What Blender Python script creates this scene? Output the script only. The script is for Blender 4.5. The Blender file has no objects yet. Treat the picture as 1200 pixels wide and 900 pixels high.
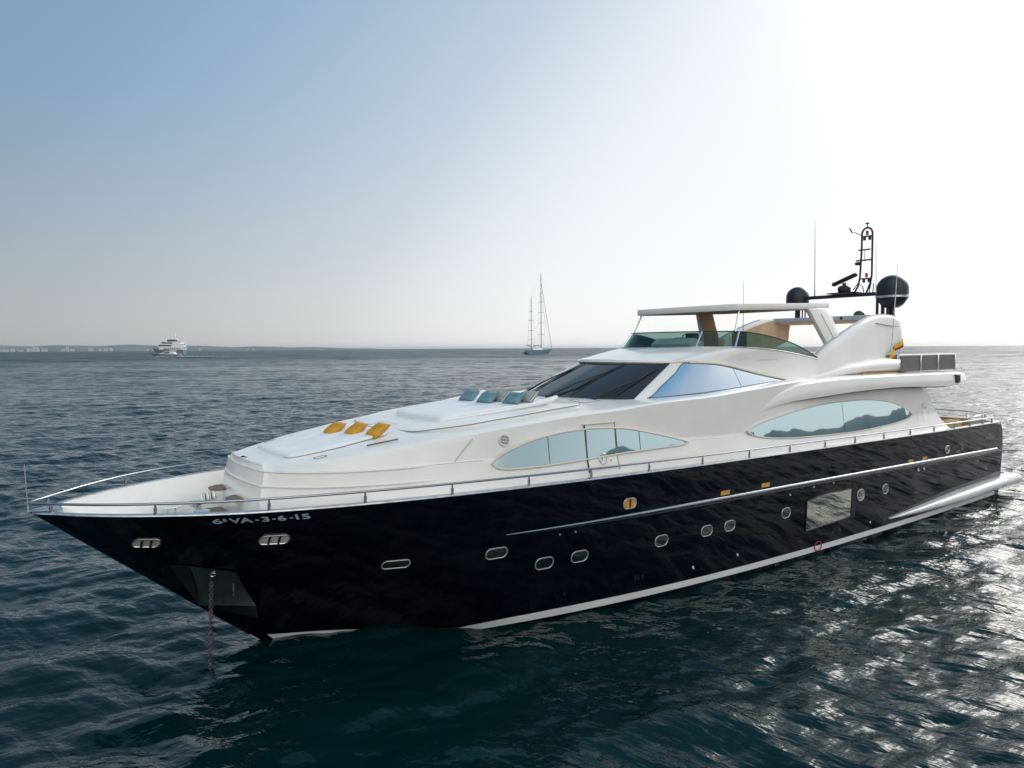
import bpy, bmesh, math, random
import numpy as np
from mathutils import Vector, Matrix

scene = bpy.context.scene
COL = scene.collection
PI = math.pi
R_ = math.radians

# ------------------------------------------------------------------ camera
CAM_H = 5.841
cam_data = bpy.data.cameras.new("camera")
cam_data.sensor_width = 36.0
cam_data.lens = 36.0 * 832 / 1200
cam_data.clip_start = 0.1
cam_data.clip_end = 60000
cam = bpy.data.objects.new("camera", cam_data)
COL.objects.link(cam)
_p, _r = math.atan(42 / 832), R_(.33)
_f = Vector((0, math.cos(_p), -math.sin(_p))); _rt = Vector((1, 0, 0)); _u = _rt.cross(_f)
_r2 = math.cos(_r) * _rt - math.sin(_r) * _u; _u2 = math.cos(_r) * _u + math.sin(_r) * _rt
cam.matrix_world = Matrix(((_r2.x, _u2.x, -_f.x, 0), (_r2.y, _u2.y, -_f.y, 0), (_r2.z, _u2.z, -_f.z, CAM_H), (0, 0, 0, 1)))
scene.camera = cam

# ------------------------------------------------------------------ sky, sun, exposure
EXPO, SKY_FILL = 0.6, 1.72
SUN_AZ, SUN_EL = R_(50), R_(28)          # azimuth clockwise from +Y
world = bpy.data.worlds.new("World")
scene.world = world
world.use_nodes = True
wn = world.node_tree
wn.nodes.clear()
w_out = wn.nodes.new("ShaderNodeOutputWorld")
w_bg = wn.nodes.new("ShaderNodeBackground"); w_bg.inputs[1].default_value = 0.10
sky = wn.nodes.new("ShaderNodeTexSky"); sky.sky_type = 'NISHITA'
sky.sun_disc = False
sky.sun_elevation = SUN_EL
sky.sun_rotation = SUN_AZ
sky.altitude = 0; sky.air_density = 1.0; sky.dust_density = 3.0; sky.ozone_density = 1.5
sky.dust_density = 1.0
# hazy air on top of the clear sky: a broad white aureole about the veiled sun that widens towards
# the horizon, and an added bright patch behind the camera as fill light
def wmath(op, a, b=None, clamp=False):
    m = wn.nodes.new("ShaderNodeMath"); m.operation = op; m.use_clamp = clamp
    for i, v in enumerate((a, b)):
        if v is None: continue
        if isinstance(v, (int, float)): m.inputs[i].default_value = v
        else: wn.links.new(v, m.inputs[i])
    return m.outputs[0]
def wramp(v, lo, hi, pts, color=False):
    mr = wn.nodes.new("ShaderNodeMapRange"); mr.inputs[1].default_value = lo; mr.inputs[2].default_value = hi
    wn.links.new(v, mr.inputs[0])
    r = wn.nodes.new("ShaderNodeValToRGB"); r.color_ramp.interpolation = 'B_SPLINE' if len(pts) > 3 else 'EASE'
    els = r.color_ramp.elements
    while len(els) < len(pts): els.new(.5)
    for e, (p, c) in zip(els, sorted(pts)):
        e.position = (p - lo) / (hi - lo); e.color = (*(c if color else (c, c, c)), 1)
    wn.links.new(mr.outputs[0], r.inputs[0]); return r.outputs[0]
w_tc = wn.nodes.new("ShaderNodeTexCoord")
w_sep = wn.nodes.new("ShaderNodeSeparateXYZ"); wn.links.new(w_tc.outputs["Generated"], w_sep.inputs[0])
w_dot = wn.nodes.new("ShaderNodeVectorMath"); w_dot.operation = 'DOT_PRODUCT'
wn.links.new(w_tc.outputs["Generated"], w_dot.inputs[0])
w_dot.inputs[1].default_value = (math.sin(SUN_AZ) * math.cos(SUN_EL), math.cos(SUN_AZ) * math.cos(SUN_EL), math.sin(SUN_EL))
DEG = 180 / PI
w_el = wmath('MULTIPLY', wmath('ARCSINE', w_sep.outputs[2]), DEG)
w_el = wmath('MAXIMUM', w_el, 0.0)
w_ang = wmath('MULTIPLY', wmath('ARCCOSINE', wmath('MINIMUM', w_dot.outputs["Value"], .99999)), DEG)
w_s = wmath('ADD', w_ang, wmath('MULTIPLY', w_el, 1.1))
w_L = wramp(w_s, 0, 200, [(0, .97), (49, .96), (58, .92), (69, .67), (90, .40), (101, .36), (130, .33), (200, .33)])
w_au = wmath('MULTIPLY', wmath('POWER', 2.71828, wmath('MULTIPLY', wmath('POWER', wmath('DIVIDE', w_ang, 13.0), 2.0), -1.0)), 4.0)
w_L = wmath('ADD', w_L, w_au)
# t: how blue
w_t = wmath('MULTIPLY', wramp(w_el, 0, 60, [(0, .05), (20, .60), (50, 1)]), wramp(w_s, 0, 120, [(50, 0), (100, 1)]))
w_tint = wn.nodes.new("ShaderNodeMix"); w_tint.data_type = 'RGBA'
w_tint.inputs[6].default_value = (.985, 1.0, 1.02, 1); w_tint.inputs[7].default_value = (.41, .99, 1.58, 1)
wn.links.new(w_t, w_tint.inputs[0])
w_mul = wn.nodes.new("ShaderNodeVectorMath"); w_mul.operation = 'SCALE'
wn.links.new(w_tint.outputs[2], w_mul.inputs[0]); wn.links.new(w_L, w_mul.inputs["Scale"])
# added bright sky patch, out of view, to lighten the yacht's port side
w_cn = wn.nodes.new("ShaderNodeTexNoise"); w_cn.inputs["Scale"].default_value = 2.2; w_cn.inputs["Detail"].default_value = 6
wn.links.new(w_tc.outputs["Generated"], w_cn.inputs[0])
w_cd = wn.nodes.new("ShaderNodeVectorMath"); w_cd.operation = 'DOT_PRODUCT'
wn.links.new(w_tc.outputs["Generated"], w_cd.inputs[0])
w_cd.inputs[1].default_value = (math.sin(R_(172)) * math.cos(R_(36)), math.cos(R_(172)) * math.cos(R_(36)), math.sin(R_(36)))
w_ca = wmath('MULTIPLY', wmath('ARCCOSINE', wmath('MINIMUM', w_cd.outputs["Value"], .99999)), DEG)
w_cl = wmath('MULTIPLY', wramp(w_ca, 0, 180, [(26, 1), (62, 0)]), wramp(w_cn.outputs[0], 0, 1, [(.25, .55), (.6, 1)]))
w_cmix = wn.nodes.new("ShaderNodeMix"); w_cmix.data_type = 'RGBA'; w_cmix.inputs[7].default_value = (SKY_FILL, SKY_FILL * .98, SKY_FILL * .945, 1)
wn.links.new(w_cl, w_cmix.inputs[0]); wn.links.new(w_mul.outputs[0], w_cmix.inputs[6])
w_sc = wn.nodes.new("ShaderNodeVectorMath"); w_sc.operation = 'SCALE'; w_sc.inputs["Scale"].default_value = 10 / 2 ** EXPO
wn.links.new(w_cmix.outputs[2], w_sc.inputs[0])
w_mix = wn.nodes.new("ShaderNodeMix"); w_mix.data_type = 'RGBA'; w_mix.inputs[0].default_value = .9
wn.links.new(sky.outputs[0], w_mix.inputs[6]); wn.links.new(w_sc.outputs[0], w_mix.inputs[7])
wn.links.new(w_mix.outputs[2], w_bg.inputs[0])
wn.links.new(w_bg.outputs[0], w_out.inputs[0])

sun_data = bpy.data.lights.new("sun", 'SUN')
sun_data.energy = .6; sun_data.angle = R_(26); sun_data.color = (1, .93, .82)
sun = bpy.data.objects.new("sun", sun_data); COL.objects.link(sun)
_sd = Vector((math.sin(SUN_AZ) * math.cos(SUN_EL), math.cos(SUN_AZ) * math.cos(SUN_EL), math.sin(SUN_EL)))
sun.rotation_euler = _sd.to_track_quat('Z', 'Y').to_euler()

scene.view_settings.view_transform = 'Standard'
scene.view_settings.look = 'None'
scene.view_settings.gamma = 1
scene.view_settings.use_curve_mapping = False
scene.view_settings.exposure = EXPO

scene.render.engine = 'CYCLES'
scene.cycles.max_bounces = 8
scene.cycles.volume_bounces = 2
scene.cycles.transparent_max_bounces = 12
scene.cycles.caustics_reflective = False
scene.cycles.caustics_refractive = False

# ------------------------------------------------------------------ lines of the hull and deckhouse
def curve(pts):
    """smooth interpolation through (x, value) pairs"""
    pts = sorted(pts)
    X = np.array([p[0] for p in pts], float); Yv = np.array([p[1] for p in pts], float)
    h = np.diff(X); dl = np.diff(Yv) / h
    m = np.zeros(len(X)); m[0], m[-1] = dl[0], dl[-1]
    for i in range(1, len(X) - 1):
        if dl[i-1] * dl[i] > 0:
            w1, w2 = 2*h[i] + h[i-1], h[i] + 2*h[i-1]
            m[i] = (w1 + w2) / (w1/dl[i-1] + w2/dl[i])
    def f(x):
        x = np.clip(np.asarray(x, float), X[0], X[-1])
        i = np.clip(np.searchsorted(X, x) - 1, 0, len(h) - 1)
        t = (x - X[i]) / h[i]
        return ((2*t**3 - 3*t**2 + 1)*Yv[i] + (t**3 - 2*t**2 + t)*h[i]*m[i]
                + (-2*t**3 + 3*t**2)*Yv[i+1] + (t**3 - t**2)*h[i]*m[i+1])
    return f
# ---- hull lines (x forward from the transom, y to port, z up) ----
LOA, XSTEM = 31.0, 27.28
ZS = curve([(0,2.88),(5.7,2.93),(11,2.97),(18,3.02),(21,3.05),(24.6,3.09),(26.3,3.11),(28.5,3.12),(31,3.13)])
def _sq(pts):            # half breadth against sqrt(distance from stem): round entry
    f = curve([(math.sqrt(d), v) for d, v in pts])
    return lambda d: f(np.sqrt(np.maximum(d, 0)))
BS = _sq([(0,0),(.28,.40),(.72,.87),(1.5,1.5),(2.5,2.1),(3.3,2.43),(4.7,2.82),(6.3,3.06),(8.3,3.24),(10,3.34),(13,3.45),(16,3.51),(20,3.57),(25.3,3.6),(31,3.5)])
BW = _sq([(0,0),(1.1,.62),(2.33,1.27),(3.5,1.95),(4.5,2.4),(6.6,2.85),(9,3.15),(12,3.36),(16,3.47),(21,3.5),(28,3.4)])
def xstem(t): return XSTEM + (LOA - XSTEM) * t
def hull_y(x, z):
    x = np.asarray(x, float); z = np.asarray(z, float)
    t = z / ZS(x); tt = np.clip(t, 0, 1)
    d = xstem(t) - x
    w = tt ** 1.25
    y = BW(d) * (1 - w) + BS(d) * w
    return y * np.where(t < 0, 1 + .5*t, 1)
def sheer_y(x): return BS(LOA - np.asarray(x, float))
# ---- deckhouse lines ----
XF = 27.45
def _f(d0): return d0
DB = curve([(3,3.32),(11,3.36),(16,3.28),(20,3.12),(23,2.92),(25,2.62),(26,2.35),(26.8,1.95),(27.2,1.6),(27.45,1.28)])   # at the deck
DG = curve([(3,3.02),(8,3.08),(14,3.05),(18,2.98),(21,2.86),(23,2.7),(25,2.42),(26,2.17),(26.8,1.80),(27.2,1.48),(27.4,1.2)])     # at the groove
DC = curve([(3,2.93),(8,3.02),(14,2.99),(18,2.92),(21,2.79),(23,2.60),(25,2.27),(26,2.0),(26.8,1.58),(27.15,1.28),(27.35,1.05)])                  # at the crest
ZG = curve([(3,3.36),(12,3.42),(15.5,3.5),(18,3.57),(21,3.6),(24,3.61),(26,3.6),(27.6,3.62)])
ZC = curve([(3,4.75),(8,4.9),(12.6,4.86),(15.2,4.69),(16.8,4.58),(18.5,4.52),(20,4.41),(21.2,4.35),(22.2,4.27),(23.4,4.15),(24.4,4.04),(25.2,3.93),(26,3.83),(26.8,3.72),(27.6,3.66)])
ZB = lambda x: ZS(x) - .05
def house_y(x, z):
    x = np.asarray(x, float); z = np.asarray(z, float)
    zb, zg, zc = ZB(x), ZG(x), ZC(x)
    lo = DB(x) + (DG(x) - DB(x)) * np.clip((z - zb)/(zg - zb), 0, 1) ** .7
    u = np.clip((z - zg)/(zc - zg), 0, 1.0)
    hi = DG(x) + (DC(x) - DG(x)) * u
    return np.where(z < zg, lo, hi)
ZT = curve([(3,5.0),(18.5,4.58),(19.8,4.56),(21,4.49),(22.2,4.39),(23.7,4.24),(24.5,4.14),(25.5,4.0),(26.9,3.77),(27.6,3.70)])
def _ss(a, b, v):
    t = np.clip((v - a)/(b - a), 0, 1); return t*t*(3 - 2*t)
def top_z(x, y):
    a = np.abs(y) / DC(x)
    return ZC(x) + .03 + (ZT(x) - ZC(x) - .03) * (1 - _ss(.3, 1.0, a))
# ------------------------------------------------------------------ materials
def mat(name, col=(.8, .8, .8), rough=.4, metal=0.0, coat=0.0, spec=.5, ior=1.45):
    m = bpy.data.materials.new(name); m.use_nodes = True
    b = m.node_tree.nodes["Principled BSDF"]
    b.inputs["Base Color"].default_value = (*col, 1)
    b.inputs["Roughness"].default_value = rough
    b.inputs["Metallic"].default_value = metal
    b.inputs["Coat Weight"].default_value = coat
    b.inputs["Coat Roughness"].default_value = .03
    b.inputs["Specular IOR Level"].default_value = spec
    b.inputs["IOR"].default_value = ior
    return m
def nodes(m): return m.node_tree.nodes, m.node_tree.links, m.node_tree.nodes["Principled BSDF"]
def noise(m, scale, detail=4, rough=.55, sc=(1, 1, 1), coord="Object"):
    n, l, b = nodes(m)
    tc = n.new("ShaderNodeTexCoord"); mp = n.new("ShaderNodeMapping"); mp.inputs[3].default_value = sc
    t = n.new("ShaderNodeTexNoise"); t.inputs["Scale"].default_value = scale; t.inputs["Detail"].default_value = detail
    t.inputs["Roughness"].default_value = rough
    l.new(tc.outputs[coord], mp.inputs[0]); l.new(mp.outputs[0], t.inputs[0])
    return t
def mottled(m, c1, c2, scale, lo=.35, hi=.65, detail=4, sc=(1, 1, 1)):
    n, l, b = nodes(m)
    t = noise(m, scale, detail, sc=sc)
    r = n.new("ShaderNodeValToRGB")
    r.color_ramp.elements[0].position = lo; r.color_ramp.elements[0].color = (*c1, 1)
    r.color_ramp.elements[1].position = hi; r.color_ramp.elements[1].color = (*c2, 1)
    l.new(t.outputs[0], r.inputs[0]); l.new(r.outputs[0], b.inputs["Base Color"])
    return m
def bumpy(m, scale, strength, dist, detail=3, sc=(1, 1, 1)):
    n, l, b = nodes(m)
    t = noise(m, scale, detail, sc=sc)
    k = n.new("ShaderNodeBump"); k.inputs["Strength"].default_value = strength; k.inputs["Distance"].default_value = dist
    l.new(t.outputs[0], k.inputs["Height"]); l.new(k.outputs[0], b.inputs["Normal"])
    return m

NAVY = mat("navy_gloss_paint", (.0014, .0021, .0062), .025, spec=.5, ior=1.47)
WHITE = bumpy(mottled(mat("white_gelcoat", rough=.22, coat=.35), (.775, .755, .71), (.845, .825, .785), .7), 1.2, .05, .02, 2)
CREAM = mottled(mat("cream_gelcoat", rough=.35), (.62, .58, .49), (.69, .65, .56), 1.3)
PAD = bumpy(mottled(mat("white_sunpad_vinyl", rough=.5), (.76, .77, .78), (.82, .82, .82), 2.0), 5, .3, .02)
DECK = mottled(mat("ivory_deck", rough=.55), (.64, .60, .52), (.72, .68, .60), 2.5)
BOOT = mottled(mat("white_boot_stripe", rough=.3), (.66, .68, .70), (.78, .79, .79), 1.5, sc=(.3, 1, 4))
ANTIFOUL = mottled(mat("dark_antifouling", rough=.6), (.02, .012, .012), (.05, .025, .022), 3)
STEEL = mat("polished_steel", (.72, .73, .75), .12, 1.0)
DULLSTEEL = mottled(mat("brushed_steel", rough=.3, metal=1.0), (.40, .42, .45), (.62, .64, .67), 6)
SILVER = mottled(mat("silver_paint", rough=.28, coat=.3), (.50, .51, .55), (.58, .59, .62), 2)
RAILSTEEL = mat("weathered_steel_tube", (.38, .39, .42), .2, 1.0)
RIM = mat("satin_porthole_rim", (.50, .51, .51), .3, .55)
BLACK = mat("black_rubber", (.012, .012, .014), .45)
MASTP = mat("dark_indigo_mast_paint", (.018, .016, .035), .35)
DOME = mottled(mat("dark_radome", rough=.38), (.012, .016, .02), (.02, .026, .032), 2)
TEAK = mottled(mat("weathered_teak", rough=.7), (.15, .11, .075), (.27, .20, .14), 7, sc=(1, 12, 1))
YELLOW = bumpy(mottled(mat("mustard_cushion_cloth", rough=.85), (.46, .23, .02), (.62, .33, .035), 5), 40, .4, .01)
BLUE = bumpy(mottled(mat("teal_cushion_cloth", rough=.85), (.10, .21, .25), (.16, .29, .33), 5), 40, .4, .01)
BEIGE = mottled(mat("beige_canvas_and_shade", rough=.85), (.50, .36, .21), (.60, .45, .28), 3)  # also paints the shaded inner faces of fins and hardtop arms
AMBER = mottled(mat("amber_lens", rough=.25, coat=.5), (.55, .27, .05), (.80, .45, .12), 9)
TAN = mottled(mat("tan_upholstery", rough=.8), (.36, .24, .11), (.46, .32, .17), 4)
GREYMESH = mottled(mat("grey_mesh_cloth", rough=.8), (.13, .128, .125), (.20, .198, .195), 30)
BEAMSHADE = mottled(mat("blue_grey_beam_shade", rough=.8), (.33, .40, .46), (.42, .48, .53), 2)  # white cross beam with its bluish shade put into the colour
RED = mat("red_plastic", (.45, .02, .03), .4)
REDF = mat("red_flag_cloth", (.42, .02, .03), .8)
YELF = mat("yellow_flag_cloth", (.80, .52, .03), .8)
IRON = mottled(mat("rusty_galvanised_iron", rough=.6, metal=.4), (.05, .035, .03), (.20, .17, .15), 14)
LETTER = mat("silver_blue_lettering", (.42, .55, .66), .35)
DARKSEAT = mat("dark_upholstery", (.03, .035, .04), .6)
SEAM = mat("dark_seam", (.10, .09, .08), .7)

def mirror_glass(name, col, rough=.02, bump=.08):
    m = mat(name, col, rough, 1.0)
    return bumpy(m, .5, bump, .02, 1)
SIDEGLASS = mirror_glass("mirrored_window_glass", (.47, .61, .65))
PILOTGLASS = mirror_glass("mirrored_pilothouse_glass", (.70, .76, .80))
HULLGLASS = mirror_glass("mirrored_hull_window_glass", (.95, .90, .78))
WSGLASS = mat("tinted_windscreen_glass", (.030, .028, .034), .06, spec=.42)
PORTGLASS = mirror_glass("dark_porthole_glass", (.30, .31, .31), .05)
LINING = mottled(mat("warm_white_lining", rough=.4), (.68, .665, .62), (.74, .725, .68), 1.5)
GAP = mat("grey_shadow_gap", (.22, .23, .25), .7)
LIGHTGLASS = mirror_glass("pale_porthole_glass", (.55, .55, .50))
GREENGLASS = bpy.data.materials.new("green_screen_glass"); GREENGLASS.use_nodes = True
_n = GREENGLASS.node_tree.nodes; _l = GREENGLASS.node_tree.links; _n.clear()
_o = _n.new("ShaderNodeOutputMaterial"); _mx = _n.new("ShaderNodeMixShader"); _tr = _n.new("ShaderNodeBsdfTransparent")
_gl = _n.new("ShaderNodeBsdfGlossy"); _gl.inputs["Roughness"].default_value = .03; _gl.inputs[0].default_value = (.8, .9, .85, 1)
_tr.inputs[0].default_value = (.23, .37, .32, 1); _fr = _n.new("ShaderNodeFresnel"); _fr.inputs[0].default_value = 1.5
_l.new(_fr.outputs[0], _mx.inputs[0]); _l.new(_tr.outputs[0], _mx.inputs[1]); _l.new(_gl.outputs[0], _mx.inputs[2]); _l.new(_mx.outputs[0], _o.inputs[0])

# ------------------------------------------------------------------ mesh helpers
class MB:
    def __init__(s): s.v = []; s.f = []
    def grid(s, P, cu=False, cv=False):
        P = np.asarray(P, float); n, m = P.shape[:2]; o = len(s.v)
        s.v += [tuple(p) for p in P.reshape(-1, 3)]
        for i in range(n if cu else n - 1):
            for j in range(m if cv else m - 1):
                a, b = o + i*m + j, o + i*m + (j+1) % m
                c, d = o + ((i+1) % n)*m + (j+1) % m, o + ((i+1) % n)*m + j
                s.f.append((a, b, c, d))
        return s
    def poly(s, pts):
        o = len(s.v); s.v += [tuple(map(float, p)) for p in pts]; s.f.append(tuple(range(o, o + len(pts)))); return s
    def box(s, c, d, rot=None, bev=0):
        c = np.array(c, float); h = np.array(d, float) / 2
        M3 = np.eye(3) if rot is None else np.array(rot)
        if bev <= 0:
            P = [c + M3 @ (h * np.array(k)) for k in ((-1,-1,-1),(1,-1,-1),(1,1,-1),(-1,1,-1),(-1,-1,1),(1,-1,1),(1,1,1),(-1,1,1))]
            o = len(s.v); s.v += [tuple(p) for p in P]
            s.f += [tuple(o + i for i in q) for q in ((0,3,2,1),(4,5,6,7),(0,1,5,4),(1,2,6,5),(2,3,7,6),(3,0,4,7))]
        else:
            bm = bmesh.new(); bmesh.ops.create_cube(bm, size=1)
            for v in bm.verts: v.co = Vector((v.co.x*d[0], v.co.y*d[1], v.co.z*d[2]))
            bmesh.ops.bevel(bm, geom=list(bm.edges), offset=bev, segments=3, affect='EDGES', profile=.5)
            o = len(s.v); bm.verts.index_update()
            s.v += [tuple(c + M3 @ np.array(v.co)) for v in bm.verts]
            s.f += [tuple(o + v.index for v in f.verts) for f in bm.faces]; bm.free()
        return s
    def tube(s, pts, r, n=8, closed=False, caps=True):
        P = np.asarray(pts, float); k = len(P)
        rr = np.full(k, r, float) if np.isscalar(r) else np.asarray(r, float)
        T = np.roll(P, -1, 0) - np.roll(P, 1, 0)
        if not closed: T[0] = P[1] - P[0]; T[-1] = P[-1] - P[-2]
        T /= np.linalg.norm(T, axis=1)[:, None] + 1e-12
        ref = np.array([0, 0, 1.]) if abs(T[0][2]) < .9 else np.array([1., 0, 0])
        u = np.cross(ref, T[0]); u /= np.linalg.norm(u); rings = []
        for i in range(k):
            u = u - T[i] * (u @ T[i]); u /= np.linalg.norm(u) + 1e-12; w = np.cross(T[i], u)
            a = np.arange(n) * 2 * PI / n
            rings.append(P[i] + rr[i] * (np.cos(a)[:, None] * u + np.sin(a)[:, None] * w))
        o = len(s.v); s.grid(np.array(rings), cu=closed, cv=True)
        if caps and not closed:
            s.f.append(tuple(o + i for i in range(n))[::-1]); s.f.append(tuple(o + (k-1)*n + i for i in range(n)))
        return s
    def lathe(s, prof, c=(0, 0, 0), n=32, axis=None):
        a = np.arange(n) * 2 * PI / n; c = np.array(c, float)
        G = np.array([[(r*math.cos(t), r*math.sin(t), z) for t in a] for r, z in prof])
        if axis is not None:
            q = np.array(Vector((0, 0, 1)).rotation_difference(Vector(axis)).to_matrix()); G = G @ q.T
        return s.grid(G + c, cv=True)
    def prism(s, pts, off):
        """closed outline (list of 3d points) pushed along vector off"""
        A = np.asarray(pts, float); B = A + np.asarray(off, float); n = len(A); o = len(s.v)
        s.v += [tuple(p) for p in A] + [tuple(p) for p in B]
        s.f.append(tuple(o + i for i in range(n))[::-1]); s.f.append(tuple(o + n + i for i in range(n)))
        s.f += [(o + i, o + (i+1) % n, o + n + (i+1) % n, o + n + i) for i in range(n)]
        return s
    def build(s, name, m, parent=None, angle=40, bevel=0, mats=None, weld=True):
        me = bpy.data.meshes.new(name)
        bm = bmesh.new()
        vs = [bm.verts.new(v) for v in s.v]
        for f in s.f:
            try: bm.faces.new([vs[i] for i in f])
            except ValueError: pass
        if weld: bmesh.ops.remove_doubles(bm, verts=bm.verts, dist=1e-4)
        bmesh.ops.dissolve_degenerate(bm, dist=1e-5, edges=bm.edges)
        bmesh.ops.recalc_face_normals(bm, faces=bm.faces)
        if bevel > 0:
            es = [e for e in bm.edges if len(e.link_faces) == 2 and e.calc_face_angle(0) > R_(35)]
            bmesh.ops.bevel(bm, geom=es, offset=bevel, segments=2, affect='EDGES', profile=.5, clamp_overlap=True)
        for f in bm.faces: f.smooth = True
        bm.to_mesh(me); bm.free()
        me.set_sharp_from_angle(angle=R_(angle))
        for mm in (mats or [m]): me.materials.append(mm)
        o = bpy.data.objects.new(name, me); COL.objects.link(o)
        if parent is not None: o.parent = parent
        return o

def tag(o, label=None, cat=None, group=None, kind=None):
    if label: o["label"] = label
    if cat: o["category"] = cat
    if group: o["group"] = group
    if kind: o["kind"] = kind
    return o
def empty(name, loc=(0, 0, 0), rz=0.0, parent=None):
    o = bpy.data.objects.new(name, None); COL.objects.link(o)
    o.location = loc; o.rotation_euler = (0, 0, rz); o.empty_display_size = .3
    if parent: o.parent = parent
    return o
def rows(f, us, vs): return np.array([[f(u, v) for v in vs] for u in us], float)
def lerp(a, b, t): return a + (b - a) * t
def cosspace(a, b, n): return a + (b - a) * (1 - np.cos(np.linspace(0, PI, n))) / 2
# ================================================================== sea
HAZE = 3.5e-5
rng = np.random.default_rng(7)
def wave_tile(N, Lt, kp, rms, wdir, seed):
    rg = np.random.default_rng(seed)
    k1 = np.fft.fftfreq(N, Lt / N) * 2 * PI
    kx, ky = np.meshgrid(k1, k1, indexing='ij'); k = np.hypot(kx, ky); k[0, 0] = 1e-6
    ca = (kx * math.cos(wdir) + ky * math.sin(wdir)) / k
    amp = np.exp(-.5 * (kp / k) ** 2) * k ** -2.0 * np.exp(-(k * .045) ** 2) * (.14 + .86 * ca ** 4) * (np.where(ca > 0, 1, .35))
    amp[0, 0] = 0
    return k, kx, ky, amp * (rg.normal(size=k.shape) + 1j * rg.normal(size=k.shape)), rms
def levels(T, cuts):
    k, kx, ky, A, rms = T; out = []
    s = rms / np.real(np.fft.ifft2(A)).std()
    for c in cuts:
        B = A * s * np.exp(-(k * c / (2 * PI)) ** 4) if c > 0 else A * s
        out.append((np.real(np.fft.ifft2(B)), np.real(np.fft.ifft2(-1j * kx / k * B)), np.real(np.fft.ifft2(-1j * ky / k * B))))
    return out
CUTS = [0, .4, .8, 1.6, 3.2, 6.4]
TILES = [(61.0, 512, R_(120), 2 * PI / 5.0, .046, 3, 0.0), (37.0, 512, R_(58), 2 * PI / 2.4, .027, 5, .55), (143.0, 512, R_(105), 2 * PI / 11.0, .030, 9, .2), (17.0, 512, R_(98), 2 * PI / .95, .0125, 11, -.4)]
LV = [levels(wave_tile(n, L_, kp, rms, wd - rot, sd), CUTS) for L_, n, wd, kp, rms, sd, rot in TILES]
def bil(A, fx, fy):
    n = A.shape[0]; i = np.floor(fx).astype(int); j = np.floor(fy).astype(int); u = fx - i; v = fy - j
    i0, i1, j0, j1 = i % n, (i + 1) % n, j % n, (j + 1) % n
    return (A[i0, j0]*(1-u)*(1-v) + A[i1, j0]*u*(1-v) + A[i0, j1]*(1-u)*v + A[i1, j1]*u*v)
rad = [2.5]
while rad[-1] < 380: rad.append(rad[-1] * 1.0048 if rad[-1] > 7 else rad[-1] + .06)
while rad[-1] < 42000: rad.append(rad[-1] * 1.045)
rad = np.array(rad)
th = np.concatenate([np.radians(np.arange(-46, 46, .10)), np.radians(np.arange(46, 136, .3)), np.radians(np.arange(136, 314, 1.2))])
RR, TT = np.meshgrid(rad, th, indexing='ij')
X, Y = RR * np.sin(TT), RR * np.cos(TT)
dth = np.where(TT < R_(46.1), R_(.10), np.where(TT < R_(136.1), R_(.3), R_(1.2)))
cell = np.maximum(np.gradient(rad)[:, None] * np.ones_like(TT), RR * dth) * 2.4
lev = np.clip(np.log2(np.maximum(cell, 1e-3) / .2), 0, 5.999)
Hh, DX, DY = np.zeros_like(X), np.zeros_like(X), np.zeros_like(X)
for (L_, n, wd, kp, rms, sd, rot), lv in zip(TILES, LV):
    c, s = math.cos(rot), math.sin(rot)
    fx, fy = (X * c + Y * s) * n / L_, (-X * s + Y * c) * n / L_
    li = np.floor(lev).astype(int); lf = lev - li
    for q in range(len(CUTS) + 1):
        w = np.where(li == q, 1 - lf, 0) + np.where(li + 1 == q, lf, 0)
        mk = w > 0
        if q >= len(CUTS) or not mk.any(): continue
        a, b, d = (bil(A, fx[mk], fy[mk]) for A in lv[q])
        Hh[mk] += w[mk] * a; DX[mk] += w[mk] * (b * c - d * s); DY[mk] += w[mk] * (b * s + d * c)
fade = np.clip(1.3 - RR / 700, 0, 1)
CH = .75
co = np.stack([X + CH * DX * fade, Y + CH * DY * fade, Hh * fade], -1).astype(np.float32)
nr, nt = RR.shape
ii = np.arange(nr * nt).reshape(nr, nt)
q = np.stack([ii[:-1, :], np.roll(ii, -1, 1)[:-1, :], np.roll(ii, -1, 1)[1:, :], ii[1:, :]], -1).reshape(-1, 4)
q = q[:, ::-1]
sea_me = bpy.data.meshes.new("water")
sea_me.vertices.add(nr * nt); sea_me.vertices.foreach_set("co", co.reshape(-1))
sea_me.loops.add(q.size); sea_me.loops.foreach_set("vertex_index", q.reshape(-1).astype(np.int32))
sea_me.polygons.add(len(q)); sea_me.polygons.foreach_set("loop_start", np.arange(0, q.size, 4, dtype=np.int32))
sea_me.polygons.foreach_set("use_smooth", np.ones(len(q), bool))
sea_me.update(calc_edges=True)
sea = bpy.data.objects.new("water", sea_me); COL.objects.link(sea); tag(sea, kind="structure", label="dark teal wind-rippled open sea reaching to the horizon")
SEA = mat("sea_water", (.0008, .0140, .0155), .06, 0, 0, .5, 1.333)
n_, l_, b_ = nodes(SEA)
geo_ = n_.new("ShaderNodeNewGeometry"); tc_ = n_.new("ShaderNodeTexCoord")
ln = n_.new("ShaderNodeVectorMath"); ln.operation = 'LENGTH'; l_.new(tc_.outputs["Object"], ln.inputs[0])
def mrange(a, b, c, d):
    m = n_.new("ShaderNodeMapRange"); m.inputs[1].default_value = a; m.inputs[2].default_value = b; m.inputs[3].default_value = c; m.inputs[4].default_value = d
    l_.new(ln.outputs["Value"], m.inputs[0]); return m
def wavecoord(ang, stretch):
    """coordinates turned so that features lie along direction ang, drawn out by stretch"""
    m1 = n_.new("ShaderNodeMapping"); m1.inputs[2].default_value = (0, 0, -ang)
    m2 = n_.new("ShaderNodeMapping"); m2.inputs[3].default_value = (1 / stretch, 1, 1)
    l_.new(tc_.outputs["Object"], m1.inputs[0]); l_.new(m1.outputs[0], m2.inputs[0]); return m2
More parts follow.
